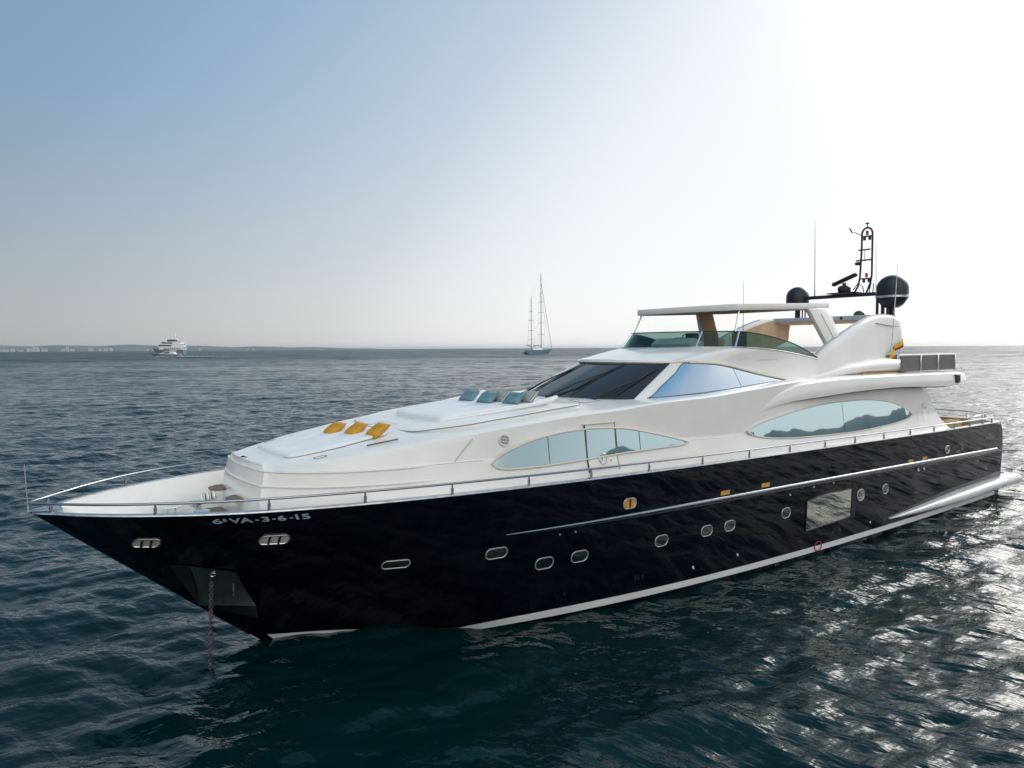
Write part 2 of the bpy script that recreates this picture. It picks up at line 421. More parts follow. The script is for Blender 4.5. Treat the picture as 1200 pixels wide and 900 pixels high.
def ntex(scale, detail, rough, stretch, ang=0.0, vec=True):
    mp = wavecoord(ang, stretch)
    t = n_.new("ShaderNodeTexNoise"); t.inputs["Scale"].default_value = scale; t.inputs["Detail"].default_value = detail; t.inputs["Roughness"].default_value = rough
    l_.new(mp.outputs[0], t.inputs[0])
    if not vec: return t
    s = n_.new("ShaderNodeVectorMath"); s.operation = 'SUBTRACT'; s.inputs[1].default_value = (.5, .5, .5); l_.new(t.outputs["Color"], s.inputs[0])
    return s
def scaled(v, m):
    s = n_.new("ShaderNodeVectorMath"); s.operation = 'SCALE'; l_.new(v.outputs[0], s.inputs[0]); l_.new(m.outputs[0], s.inputs["Scale"]); return s
def addv(a, b):
    s = n_.new("ShaderNodeVectorMath"); s.operation = 'ADD'; l_.new(a.outputs[0], s.inputs[0]); l_.new(b.outputs[0], s.inputs[1]); return s
# ripples riding on the modelled waves: two crossing sets of short crests
h1, h2 = ntex(1.5, 4, .50, 3.0, R_(28), False), ntex(2.3, 4, .50, 3.0, R_(-32), False)
hs_ = n_.new("ShaderNodeMath"); hs_.operation = 'ADD'; l_.new(h1.outputs[0], hs_.inputs[0]); l_.new(h2.outputs[0], hs_.inputs[1])
bp_ = n_.new("ShaderNodeBump"); bp_.inputs["Strength"].default_value = 1.0
l_.new(mrange(6, 60, .075, .20).outputs[0], bp_.inputs["Distance"]); l_.new(hs_.outputs[0], bp_.inputs["Height"])
rip = scaled(ntex(5.0, 3, .5, 2.5, R_(10)), mrange(25, 120, 0.0, .7))
mid = scaled(ntex(.55, 4, .6, 2.6, R_(15)), mrange(40, 250, 0.0, 2.0))
far = scaled(ntex(.05, 6, .7, 2.2, R_(5)), mrange(60, 500, 0.0, 3.0))
tot = addv(addv(rip, mid), far)
fl_ = n_.new("ShaderNodeVectorMath"); fl_.operation = 'MULTIPLY'; fl_.inputs[1].default_value = (1, 1, 0); l_.new(tot.outputs[0], fl_.inputs[0])
ad = addv(bp_, fl_)
nm_ = n_.new("ShaderNodeVectorMath"); nm_.operation = 'NORMALIZE'; l_.new(ad.outputs[0], nm_.inputs[0]); l_.new(nm_.outputs[0], b_.inputs["Normal"])
l_.new(mrange(15, 500, .03, .33).outputs[0], b_.inputs["Roughness"])
sea_me.materials.append(SEA)

# ================================================================== far coast
hill_mat = mottled(mat("scrub_hillside", rough=.95), (.12, .15, .16), (.19, .20, .20), .004)
def ridge(name, az0, az1, dist, prof, depth, label):
    """a range of low hills on an arc about the bay: prof(az fraction) gives height"""
    g = []
    for i in range(321):
        u = i / 320; az = R_(lerp(az0, az1, u)); h = prof(u)
        row = []
        for d, k in ((-.02, -.02), (0, .0), (.08, .35), (.2, .72), (.38, .95), (.5, 1.0), (.75, .6), (1.0, -.02)):
            r = dist + d * depth; row.append((r * math.sin(az), r * math.cos(az), h * k * (1 + .10 * math.sin(9.0 * u * 7 + d * 8)) if k > 0 else -3))
        g.append(row)
    o = MB().grid(g).build(name, hill_mat, None, 60); tag(o, label, None, None, "structure"); return o
def coast(u):
    # low, nearly level ridge that sinks into the sea at its eastern end
    e = min(1, (1 - u) / .45) ** .8
    return max(.5, (56 + 4 * math.sin(u * 9) + 3 * math.sin(u * 23 + 1) + 2 * math.sin(u * 61)) * e)
ridge("hills", -52, -9.2, 6500, coast, 2500, "low hazy blue coast along the horizon")
def inland(u):
    return max(2, (19 + 62 * min(u, .60) + 5 * math.sin(u * 37) + 3.2 * math.sin(u * 79 + 1) + 1.6 * math.sin(u * 171) + 1.0 * math.sin(u * 331)) * min(1, u / .1, (1 - u) / .1))
ridge("hills", 62, 135, 1180, inland, 500, "hilly shore to the east outside the picture, mirrored in the side windows")
hw1 = mottled(mat("pale_render", rough=.9), (.78, .75, .70), (.84, .82, .78), .05)
hw2 = mat("terracotta_roof", (.30, .16, .10), .9)
hw3 = mat("distant_window_glass", (.05, .06, .07), .3)
def far_building(px, w, h, label, d=6480, roof=True):
    az = math.atan((px - 600) / 832.0); r = d / math.cos(az) ** 0
    t = tag(empty("coastal_building", (r * math.sin(az), r * math.cos(az), 0), -az), label, "building", "white buildings along the far shore")
    MB().box((0, 0, h / 2 - 1), (w, 14, h + 2)).build("wall", hw1, t)
    if roof: MB().prism([(-w/2 - 1, -8, h), (w/2 + 1, -8, h), (w/2 - 1, 0, h + 4), (-w/2 + 1, 0, h + 4)], (0, 8, -.0)).build("roof", hw2, t)
    else: MB().box((0, 0, h + .8), (w + 1, 15, 1.2)).build("roof", hw1, t)
    m = MB()
    for k in range(max(1, int(h // 5))):
        m.box((0, -7.1, 3 + 5 * k), (w * .85, .3, 1.6))
    m.build("window_band", hw3, t)
    return t
for i, (px, w, h, f) in enumerate(((3, 50, 22, 1), (9, 30, 16, 0), (16, 36, 20, 0), (25, 40, 16, 1), (40, 110, 22, 0), (43, 55, 34, 0), (53, 50, 24, 1), (75, 34, 22, 0), (80, 26, 34, 0), (86, 44, 20, 1), (106, 22, 30, 0), (109, 18, 24, 0), (118, 30, 18, 1), (125, 40, 22, 0), (131, 30, 24, 0), (174, 26, 12, 0), (235, 20, 14, 0), (291, 18, 16, 0), (298, 16, 14, 1))):
    far_building(px, w * .7, h * .95, "pale low building in the distant row along the far shore", 6490, bool(f))

# ================================================================== other boats
WHT = mat("distant_white_paint", (.86, .86, .84), .35)
GRYH = mat("distant_grey_hull_paint", (.22, .24, .27), .35)
DKW = mat("distant_dark_glass", (.03, .035, .045), .2)
BLUEH = mottled(mat("mid_blue_hull_paint", rough=.35), (.15, .27, .38), (.20, .33, .45), .4)
FOAM = bumpy(mottled(mat("wake_foam", rough=.9), (.55, .60, .62), (.80, .82, .82), .9), 2, .5, .1)
def boat_hull(L_, B, H, rake=.12, sheer=.35, stern=0.06, n=40):
    g = []
    for t in (-.15, 0, .3, .65, 1.0):
        row = []
        xb = L_ * (1 - rake * (1 - max(0, t)))
        for i in range(n + 1):
            s = i / n; x = xb * (1 - (1 - s) ** 1.0); 
            e = (1 - s); f = min(1, (e / .42)) ; half = B / 2 * (f ** (.62 if t > .5 else .8)) * (1 - .10 * max(0, s < .1))
            half *= .78 + .22 * max(0, t)
            row.append((x, half, t * (H + sheer * H * s ** 2)))
        g.append(row)
    m = MB(); m.grid(g); m.grid([[(x, -y, z) for x, y, z in r] for r in g])
    m.grid([[(p[0], p[1], p[2]), (p[0], -p[1], p[2])] for p in (r[0] for r in g)])
    m.grid([[(p[0], p[1], p[2] - .02), (p[0], -p[1], p[2] - .02)] for p in g[-1]])
    return m
# --- white cruise yacht far off
SH = tag(empty("cruise_yacht", (-416, 905, 0), R_(180 - 8)), "white multi-deck cruise yacht with dark hull bow lying far off before the hazy coast", "ship")
Ls = 45; SH.scale = (1, 1, 1.36)
boat_hull(Ls, 9, 4.6, .12, .42).build("hull", GRYH, SH)
for x0, x1, w, z0, z1, m in ((0.5, 35, 8.6, 4.6, 7.0, WHT), (1.5, 33.5, 8.0, 7.2, 9.6, WHT), (3, 30.5, 7.2, 9.8, 12.0, WHT), (12, 23, 5.0, 12.2, 14.0, DKW)):
    P_ = [(x0, -w/2, z0), (x1 - 2.5, -w/2, z0), (x1 + .5, -w/4, z0), (x1 + .5, w/4, z0), (x1 - 2.5, w/2, z0), (x0, w/2, z0)]
    MB().prism(P_, (0, 0, z1 - z0)).build("deckhouse" if m is WHT else "sky_lounge", m, SH, bevel=.1)
for x0, x1, w, z in ((-1, 36.5, 9.0, 7.0), (-.5, 34.5, 8.5, 9.6), (2, 32, 7.8, 12.0)):
    MB().prism([(x0, -w/2, z), (x1 - 2, -w/2, z), (x1 + .8, 0, z), (x1 - 2, w/2, z), (x0, w/2, z)], (0, 0, .45)).build("deck_edge", WHT, SH)
for x0, x1, z, w in ((16, 33.1, 8.5, 8.0), (15, 29.4, 10.9, 7.2)):
    m_ = MB()
    for s in (1, -1): m_.box(((x0 + x1) / 2, s * (w/2 + .02), z), (x1 - x0, .12, 1.15))
    m_.box((x1 + .8, 0, z), (.1, w * .45, 1.15)); m_.build("window_band", DKW, SH)
for k in range(9):
    for s in (1, -1): MB().box((4 + k * 2.6, s * 4.33, 5.9), (1.3, .1, 1.0)).build("window", DKW, SH)
MB().prism([(12.6, -.8, 14), (14.6, -.8, 14), (13.3, -.5, 20.0), (12.3, -.5, 20.0)], (0, 1.4, 0)).build("mast", WHT, SH, bevel=.1)
MB().tube([(12.8, 0, 19.8), (12.5, 0, 22.5)], .12, 6).build("mast_pole", WHT, SH)
MB().lathe([(0, 0), (.9, .1), (1.1, .8), (.7, 1.6), (0, 1.9)], (9.2, 1.6, 13.6), 16).build("satellite_dome", WHT, SH)
MB().lathe([(0, 0), (.9, .1), (1.1, .8), (.7, 1.6), (0, 1.9)], (16.8, 1.2, 14.2), 16).build("satellite_dome", WHT, SH)
MB().box((1.2, 0, 8.0), (.2, 6, 1)).build("stern_rail", WHT, SH)
# --- grey motor launch running in front of it
LA = tag(empty("motor_launch", (-303, 650, 0), R_(180 - 3)), "low grey motor launch under way, leaving a white wake", "motorboat")
boat_hull(29, 6, 2.1, .2, .35).build("hull", GRYH, LA)
MB().prism([(4, -2.3, 2.0), (19.5, -2.1, 2.2), (13, -1.7, 4.5), (6, -1.8, 4.6)], (0, 4.2, 0)).build("deckhouse", WHT, LA, bevel=.15)
MB().prism([(9, -2.36, 2.9), (16.5, -2.28, 2.9), (13, -2.0, 4.0), (9, -2.1, 4.0)], (0, 4.5, 0)).build("window_band", DKW, LA)
MB().box((7, 0, 5.2), (5, 4, .35), bev=.1).build("hardtop", WHT, LA)
for s in (1, -1): MB().tube([(5.4, s * 1.6, 4.5), (6.2, s * 1.6, 5.2)], .12, 6).build("post", WHT, LA)
MB().tube([(7, 0, 5.3), (6.6, 0, 8.0)], .08, 6).build("mast", WHT, LA)
MB().tube([(0.2 + x, -2.98 + .02 * x, 2.25 + .035 * x) for x in np.linspace(0, 22, 12)], .10, 6).build("cap_rail", WHT, LA)
wk = MB()
for s in (1, -1):
    wk.grid([[(8 - d, s * (2.6 + .05 * d + (.0 if k == 0 else .8 + .03 * d)), .12 + .22 * (k == 0) * math.exp(-d / 40) + .12 * math.sin(d * 1.3 + k)) for k in (0, 1)] for d in np.linspace(-14, 60, 60)])
wk.grid([[(-d, (u - .5) * (3.4 + .05 * d), .16 + .16 * math.sin(d * .8 + 5 * u) ** 2 * math.exp(-d / 90)) for u in np.linspace(0, 1, 6)] for d in np.concatenate([np.linspace(0, 70, 60)])])
wake = wk.build("wake", FOAM, None, 60); wake.matrix_world = LA.matrix_world.copy()
wake.location = LA.location; wake.rotation_euler = LA.rotation_euler
tag(wake, "white foaming wake trailing behind the grey launch", None, None, "stuff")
# --- blue ketch at anchor, seen nearly end on
KE = tag(empty("sailing_ketch", (13.5, 640, 0), R_(40)), "blue hulled two-masted sailing yacht at anchor with bare poles", "sailing yacht")
boat_hull(31, 7.5, 3.9, .16, .25).build("hull", BLUEH, KE)
MB().prism([(6, -2.3, 4.0), (19, -1.9, 4.2), (16, -1.5, 5.6), (7, -1.8, 5.6)], (0, 4.0, 0)).build("deckhouse", WHT, KE, bevel=.15)
MB().box((6.5, 0, 7.2), (5.5, 4.2, .3), bev=.1).build("awning", DKW, KE)
GM = mat("grey_alloy_spar", (.22, .22, .23), .4, .3)
def spar(x, h, r, spreaders, nm):
    t = empty(nm, (x, 0, 0), 0, KE)
    MB().tube([(0, 0, 3.6), (0, 0, h * .6), (0, 0, h)], [r, r * .9, r * .5], 8).build("pole", GM, t)
    for z, w in spreaders:
        MB().tube([(0, -w, z - .5), (0, 0, z), (0, w, z - .5)], .16, 6).build("spreader", GM, t)
    for s in (1, -1):
        MB().tube([(-.4, s * 3.4, 3.8)] + [(0, s * w, z - .5) for z, w in spreaders] + [(0, 0, h)], .055, 5).build("shroud", GM, t)
    return t
spar(17.5, 74, .40, ((18.5, 4.6), (29, 4.4), (38.5, 4.0), (48, 3.2), (55.5, 1.8)), "mast")
spar(5.5, 63 * .97 * .86, .32, ((13.5, 4.2), (22, 3.9), (31, 3.4), (39, 2.4)), "mast")
for p, q, r in (((31, 0, 5.0), (17.5, 0, 66), .17), ((28.5, 0, 5.0), (17.5, 0, 55), .06), ((.4, 0, 4.5), (5.5, 0, 52), .05), ((17.5, 0, 73), (5.5, 0, 52), .04)):
    MB().tube([p, lerp(np.array(p), np.array(q), .5), q], r, 6).build("stay", GM, KE)
for x0, x1, z in ((8.5, 17.3, 8.2), (-1.0, 5.3, 8.6)):
    MB().tube([(x0, 0, z), (x1, 0, z - .3)], .35, 8).build("boom", GM, KE)
MB().box((-1.2, 1.0, 1.4), (2.2, 4.5, 1.3), bev=.4).build("tender", DKW, KE)

# ================================================================== the hazy air over the bay
hz_m = bpy.data.materials.new("sea_haze"); hz_m.use_nodes = True
_n = hz_m.node_tree.nodes; _n.clear()
_o = _n.new("ShaderNodeOutputMaterial"); _v = _n.new("ShaderNodeVolumePrincipled")
_v.inputs["Color"].default_value = (.96, .98, 1, 1); _v.inputs["Density"].default_value = HAZE; _v.inputs["Anisotropy"].default_value = .75
hz_m.node_tree.links.new(_v.outputs[0], _o.inputs["Volume"])
haze = MB().box((0, 0, 40), (86000, 86000, 92)).build("haze", hz_m); tag(haze, "pale sea haze over the bay", None, None, "stuff")
# ================================================================== the motor yacht
yacht = tag(empty("motor_yacht", (16.8367, 30.2038, 0), 3.77698),
            "large motor yacht with glossy dark navy hull and white superstructure anchored in the foreground", "motor yacht")

# ---- hull shell
TR = [-.30, -.15, -.05, 0, .02, .05, .1, .15, .2, .27, .34, .42, .5, .58, .66, .74, .82, .9, .96, 1.0]
SS = np.linspace(0, 1, 110) ** 1.7
XAFT = curve([(-.3, .1), (0, .30), (.3, .48), (.6, .48), (.82, .40), (.93, .22), (1, 0)])
def hull_row(t, side):
    out = []
    for s in SS:
        xa = float(XAFT(t)); x = float(xstem(t)) * (1 - s) - xa * s
        z = t * float(ZS(x))
        y = 0.0 if s == 0 else float(hull_y(x, z)) - .10 * xa * s ** 12
        out.append((x, side * y, z))
    return out
hm = MB()
for side in (1, -1):
    hm.grid([hull_row(t, side) for t in TR])
tr = []
for t in TR:                                   # gently rounded transom
    z = t * float(ZS(0)); xa = float(XAFT(t)); b = float(hull_y(0, z)) - .10 * xa
    k = .5 * max(0, min(1, t * 1.6)) ** .7 * (1 - .6 * xa / .48)
    tr.append([(-xa - k * (1 - abs(u) ** 3.5), u * b, z) for u in (1, .97, .9, .8, .6, .3, 0, -.3, -.6, -.8, -.9, -.97, -1)])
hm.grid(tr)
hull = hm.build("hull", NAVY, yacht, angle=50)

def on_hull(x, z, off=.006, side=1):
    e = .02
    y = float(hull_y(x, z))
    nx = -(float(hull_y(x + e, z)) - float(hull_y(x - e, z))) / (2 * e)
    nz = -(float(hull_y(x, z + e)) - float(hull_y(x, z - e))) / (2 * e)
    n = np.array([nx, 1, nz]); n /= np.linalg.norm(n)
    p = np.array([x, y, z]) + n * off
    return (p[0], side * p[1], p[2])

def hull_strip(name, m, pts, off, parent, side=1, bulge=0.0, nrow=2, nx=90):
    """a band laid on the hull: pts = (x, z low, z high)"""
    lo = curve([(p[0], p[1]) for p in pts]); hi = curve([(p[0], p[2]) for p in pts])
    xs = np.linspace(pts[0][0], pts[-1][0], nx)
    def P(x, v):                                  # near the stem the band follows the rake of the bow
        z = lerp(float(lo(x)), float(hi(x)), v)
        return on_hull(x + 1.19 * z * max(0, 1 - (27.27 - x) / 2), z, off + bulge * math.sin(PI * v), side)
    g = MB().grid([[P(x, v) for v in np.linspace(0, 1, nrow)] for x in xs])
    return g.build(name, m, parent)
for side in (1, -1):
    hull_strip("boot_stripe", BOOT, [(.2, .05, .22), (10, .05, .21), (17, .06, .22), (21, .05, .22), (22.8, .02, .19), (23.6, -.08, .09), (24.2, -.18, -.05), (24.8, -.08, .09), (25.6, -.01, .15), (26.3, .03, .18), (27.0, .05, .205), (27.25, .06, .215)], .008, hull, side)
    hull_strip("waterline_band", ANTIFOUL, [(.2, -.5, .06), (27.2, -.4, .055)], .004, hull, side)
    # rub rail: steel capped half round fading into the bow, shallow navy moulding under it
    RZ = curve([(-.2, 1.84), (5.4, 1.96), (11, 2.05), (17.8, 2.11), (21, 2.115), (23.4, 2.13)])
    xs = np.linspace(.25, 23.3, 120)
    W = lambda x: .050 * min(1, (23.35 - x) / 5.5) ** .6 + .004
    def rr_(x, v):
        w = W(x); a = PI * v
        return on_hull(x, float(RZ(x)) + w * math.cos(a), .004 + .9 * w * math.sin(a), side)
    MB().grid([[rr_(x, v) for v in np.linspace(0, 1, 9)] for x in xs]).build("rub_rail", RAILSTEEL, yacht)
    def rl_(x, v):
        w = W(x) * 1.5; a = PI * v
        return on_hull(x, float(RZ(x)) - W(x) * 1.6 + w * .6 * math.cos(a), .002 + .5 * w * math.sin(a), side)
    MB().grid([[rl_(x, v) for v in np.linspace(0, 1, 7)] for x in xs]).build("hull_moulding", NAVY, hull)

# ---- bulwark: cap rail, inner faces and decks
xs = LOA - np.linspace(.012, 1, 120) ** 1.6 * (LOA - .05)
def capw(x): return min(.13, .6 * float(sheer_y(x)))
for side in (1, -1):
    g = []
    for x in xs:
        b, z = float(sheer_y(x)), float(ZS(x)); w = capw(x)
        g.append([(x, side*(b+.006), z-.012), (x, side*(b+.012), z-.002), (x, side*(b+.0), z+.018), (x, side*(b-w), z+.024), (x, side*(b-w-.01), z-.01)])
    MB().grid(g).build("cap_rail", DULLSTEEL, hull)
def inner(x): return max(.02, float(sheer_y(x)) - capw(x) - .012)
xs_f = [x for x in xs if x > 19]
def deck_half(x, z): return max(.004, min(inner(x), float(hull_y(x, z)) - .10))
FD = 2.52
def floor_z(x): return max(FD, min(3.08, (x + .45 - XSTEM) / (LOA - XSTEM) * 3.12))
for side in (1, -1):
    MB().grid([[(x, side * lerp(deck_half(x, floor_z(x)), inner(x), v ** 1.25), lerp(floor_z(x), float(ZS(x)) + .01, v)) for v in (0, .15, .4, .7, 1)] for x in xs_f]).build("bulwark_lining", LINING, yacht)
MB().grid([[(x, u * deck_half(x, floor_z(x)), floor_z(x) + .04 * (1 - u*u)) for u in (-1, -.5, 0, .5, 1)] for x in xs_f]).build("foredeck", DECK, yacht)
MB().grid([[(x, side_u * (float(sheer_y(x)) - .05), float(ZS(x)) - .03) for side_u in (-1, 0, 1)] for x in xs if 3.6 < x < 26.2]).build("side_deck", WHITE, yacht)
xs_a = np.linspace(.15, 5.2, 20)
for side in (1, -1):
    MB().grid([[(x, side * (float(sheer_y(x)) - .14), z) for z in (2.0, 2.5, float(ZS(x)) + .01)] for x in xs_a]).build("bulwark_lining", WHITE, yacht)
MB().grid([[(x, u * 3.42, 2.0) for u in (-1, 1)] for x in xs_a]).build("cockpit_deck", TEAK, yacht)
g = MB()
for v in (0,): g.grid([[(-.38 * (1 - abs(u) ** 3.5) + .12, u * 3.36, z) for u in np.linspace(-1, 1, 15)] for z in (2.0, 2.89)])
g.build("transom_lining", WHITE, yacht)
MB().grid([[(-.5 * (1 - abs(u) ** 3.5) + d, u * 3.5, z) for u in np.linspace(-1, 1, 25)] for d, z in ((-.01, 2.86), (-.01, 2.905), (.16, 2.905), (.16, 2.86))]).build("transom_cap", DULLSTEEL, yacht)

# ---- guard rails with stanchions
def rail_pt(x, side, h): return (x, side * max(0, float(sheer_y(x)) - .06), float(ZS(x)) + h)
RH = curve([(0, .20), (20, .215), (26, .22), (29, .20), (31, .16)])
RH2 = curve([(0, .20), (20, .22), (26, .23), (29, .24), (31, .17)])
pr = [rail_pt(x, 1, float(RH(x))) for x in np.linspace(.6, 30.2, 90)] + [rail_pt(x, 1, float(RH(x))) for x in (30.5, 30.75, 30.9, 30.97, 31)]
sr = [rail_pt(x, -1, float(RH2(x))) for x in (30.97, 30.9, 30.75, 30.5)] + [rail_pt(x, -1, float(RH2(x))) for x in np.linspace(30.2, .6, 90)]
rail = MB().tube(pr + sr, .023, 8).build("guard_rail", RAILSTEEL, yacht, 60)
st_m = MB().lathe([(.0, .26), (.018, .26), (.018, .16), (.030, .15), (.030, .075), (.020, .065), (.020, .055), (.034, .045), (.034, 0), (0, 0)], n=12)
st0 = None
for side in (1, -1):
    for x in [30.72, 29.35, 27.75, 26.2, 24.55, 22.85, 21.25, 19.55, 17.75, 15.95, 14.2, 12.5, 10.9, 9.2, 7.5, 5.8, 4.2, 2.8, 1.6, .7]:
        if st0 is None:
            o = st0 = st_m.build("stanchion", RAILSTEEL, rail, 40)
        else:
            o = st0.copy(); COL.objects.link(o); o.parent = rail
        o.location = (x, side * max(0, float(sheer_y(x)) - .06), float(ZS(x)) + .01)
        o.scale = (1, 1, float((RH if side > 0 else RH2)(x)) / .25)
MB().tube([(31.02, 0, 3.1), (31.05, 0, 3.95)], [.012, .006], 6).build("jackstaff", STEEL, yacht)
MB().grid([[(30.55, -.36, 3.165), (30.55, 0, 3.19), (30.55, .36, 3.165)], [(30.85, -.2, 3.165), (30.85, 0, 3.18), (30.85, .2, 3.165)], [(31.03, -.05, 3.15), (31.05, 0, 3.16), (31.03, .05, 3.15)]]).build("bow_plate", DULLSTEEL, yacht)

# ---- foredeck fittings
def stadium(cx, cz, hw, hh, n=10, p=1.0):
    """outline of a rounded slot in (u, v)"""
    r = min(hw, hh) * p; pts = []
    for qx, qz, a0 in ((1, 1, 0), (-1, 1, 90), (-1, -1, 180), (1, -1, 270)):
        for k in range(n + 1):
            a = R_(a0 + 90 * k / n)
            pts.append((cx + qx * (hw - r) + r * math.cos(a), cz + qz * (hh - r) + r * math.sin(a)))
    return pts
def disc_patch(outline, f, rings=(0, .4, .75, 1.0)):
    cx = sum(p[0] for p in outline) / len(outline); cz = sum(p[1] for p in outline) / len(outline)
    return MB().grid([[f(cx + (u - cx) * max(k, .001), cz + (v - cz) * max(k, .001)) for u, v in outline] for k in rings], cv=True)

wind = MB().lathe([(0, 0), (.20, 0), (.20, .05), (.13, .08), (.10, .14), (.10, .24), (.15, .28), (.15, .31), (0, .33)], (28.35, .25, FD), 20).build("windlass", STEEL, yacht)
MB().lathe([(0, 0), (.20, 0), (.20, .05), (.13, .08), (.10, .14), (.10, .30), (.15, .34), (.15, .37), (0, .39)], (28.3, -.42, FD), 20).build("windlass", STEEL, yacht)
MB().box((28.9, 0, FD + .06), (.5, 1.3, .10), bev=.02).build("chain_stopper_plate", DULLSTEEL, yacht)
for (x, y, dx, dy, nm) in ((29.5, .0, .5, .8, "teak_step"), (27.95, .15, .5, 2.2, "teak_step")):
    MB().box((x, y, FD + .07), (dx, dy, .05), bev=.015).build(nm, TEAK, yacht)
for y in (-.95, .35):                                        # two teak steps hinged on the trunk front
    o = MB().prism([(27.55 + .02, y - .22, 2.98), (27.75, y - .26, 2.98), (27.92, y - .12, 2.98), (27.94, y + .12, 2.98), (27.78, y + .26, 2.98), (27.57, y + .22, 2.98)], (0, 0, .05)).build("teak_step", TEAK, yacht, bevel=.012)
for (x, y) in ((28.6, -1.2), (28.2, 1.45), (27.2, 1.95), (28.9, 1.0)):    # cleats
    c = MB().tube([(x - .17, y, FD + .17), (x - .1, y, FD + .14), (x + .1, y, FD + .14), (x + .17, y, FD + .17)], [.012, .022, .022, .012], 8)
    c.tube([(x - .07, y, FD), (x - .07, y, FD + .14)], .02, 8).tube([(x + .07, y, FD), (x + .07, y, FD + .14)], .02, 8)
    c.build("cleat", STEEL, yacht)

def fairlead(x, z, side, hw=.215, hh=.095, name="fairlead", on=on_hull, inside=False):
    """oval steel hawse with two upright rollers"""
    f = (lambda u, v, o: on(u, v, o, side)) if not inside else (lambda u, v, o: (u, side * (deck_half(u, FD) + (inner(u) - deck_half(u, FD)) * ((v - FD) / .6) - o), v))
    out = stadium(x, z, hw, hh)
    t = empty(name, (0, 0, 0), 0, yacht)
    MB().tube([f(u, v, .012) for u, v in out], .015, 8, closed=True).build("rim", STEEL, t)
    disc_patch(stadium(x, z, hw - .01, hh - .01), lambda u, v: f(u, v, .006)).build("opening", CREAM if not inside else DARKSEAT, t)
    for k in (-.32, .32):
        MB().tube([f(x + k * hw, z - hh + .01, .012), f(x + k * hw, z + hh - .01, .012)], .02, 8).build("roller", BLACK, t)
    if inside:
        for k in (-.66, 0, .66):
            MB().tube([f(x + k * hw, z - hh * .6, .006), f(x + k * hw, z + hh * .5, .006)], .03, 8).build("roller", STEEL, t)
for side in (1, -1):
    fairlead(29.4, 2.55, side, .20, .085); fairlead(27.58, 2.55, side, .235, .09)
fairlead(27.72, 2.68, -1, .22, .10, inside=True)

# ---- registration number on the bow
LETTERS = empty("registration_number", (0, 0, 0), 0, yacht)
def lettering(body, x0, width, zb, height, parent, f, bold=.02):
    cu = bpy.data.curves.new("lettering", 'FONT'); cu.body = body; cu.size = 1; cu.offset = bold; cu.resolution_u = 4
    tmp = bpy.data.objects.new("lettering", cu); COL.objects.link(tmp)
    dg = bpy.context.evaluated_depsgraph_get(); me = bpy.data.meshes.new_from_object(tmp.evaluated_get(dg))
    bpy.data.objects.remove(tmp)
    bm = bmesh.new(); bm.from_mesh(me)
    xs_ = [v.co.x for v in bm.verts]; ys_ = [v.co.y for v in bm.verts]
    ax, bx, ay, by = min(xs_), max(xs_), min(ys_), max(ys_)
    bmesh.ops.triangulate(bm, faces=bm.faces)
    bmesh.ops.subdivide_edges(bm, edges=[e for e in bm.edges if e.calc_length() > .25], cuts=2)
    bmesh.ops.triangulate(bm, faces=bm.faces)
    for v in bm.verts:
        u = (v.co.x - ax) / (bx - ax) * width; w = (v.co.y - ay) / (by - ay) * height
        zz = zb(x0 - u) + w; v.co = f(x0 - u + .5 * (zz - zt(x0 - u) - .05), zz)
    bm.to_mesh(me); bm.free(); me.materials.append(LETTER)
    o = bpy.data.objects.new("lettering", me); COL.objects.link(o); o.parent = parent
    return o
zt = lambda x: 2.94 + (x - 28.57) * .004
fh = lambda x, z: on_hull(x, z, .008)
lx = lambda px: 28.57 - (px - 249) * .01272
for txt, p0, p1, dz, hgt in (("6", 249.2, 260.3, 0, .105), ("a", 261.3, 266.0, .050, .055), ("VA", 268, 294.5, 0, .105), ("-", 297.4, 301.8, .034, .02), ("3", 304.7, 314, 0, .105),
                            ("-", 317, 321.6, .034, .02), ("6", 323.7, 334, 0, .105), ("-", 338, 342.5, .034, .02), ("15", 345.5, 363, 0, .105)):
    lettering(txt, lx(p0), (p1 - p0) * .01272, lambda x, dz=dz: zt(x) + dz, hgt, LETTERS, fh, .03)
MB().poly([fh(lx(261.3), zt(28.4) + .040), fh(lx(265.3), zt(28.4) + .040), fh(lx(265.3), zt(28.4) + .048), fh(lx(261.3), zt(28.4) + .048)]).build("lettering", LETTER, LETTERS)

# ---- anchor pocket (polished plate let into the stem) 
AP = lambda x, z, o=.02: np.array(on_hull(x, z, o))
pk = empty("anchor_pocket", (0, 0, 0), 0, yacht)
PLATE = mottled(mat("polished_pocket_plate", rough=.22, metal=.9), (.11, .15, .165), (.22, .27, .28), 1.6)
PLATED = mat("dark_pocket_plate", (.06, .07, .08), .14, .8)
a, b, c_, d = AP(28.72, 2.02, .02), AP(27.98, 1.84, .02), AP(27.52, 1.18, .20), AP(28.42, 1.16, .12)
def plate_pt(u, v):                       # hollow plate: lower edge turns outwards
    flat = lerp(lerp(a, b, u), lerp(d, c_, u), v)
    x_, z_ = flat[0], flat[2]; base = AP(x_, z_, .015)
    return lerp(base, flat, v ** 2.2) if 0 < v < 1 else flat
MB().grid([[plate_pt(u, v) for u in np.linspace(0, 1, 7)] for v in np.linspace(0, 1, 14)]).build("upper_plate", PLATE, pk)
e_ = AP(29.02, 2.05, .012)
MB().poly([e_, a, d]).build("cheek_plate", PLATED, pk)
f1, f2 = AP(28.33, .98, .03), AP(27.42, .66, .02)
MB().poly([d, c_, f2, f1]).build("lower_plate", PLATED, pk)
hx, hz = 28.33, 1.80
MB().tube([AP(hx + .05 * math.cos(t), hz + .04 * math.sin(t), .03) for t in np.linspace(0, 2 * PI, 18)[:-1]], .013, 8, closed=True).build("hawse_ring", STEEL, pk)
p0 = AP(27.98, 1.6, .06)
MB().tube([p0, p0 + np.array([0, 0, -.22])], .013, 6).build("anchor_shank", IRON, pk)

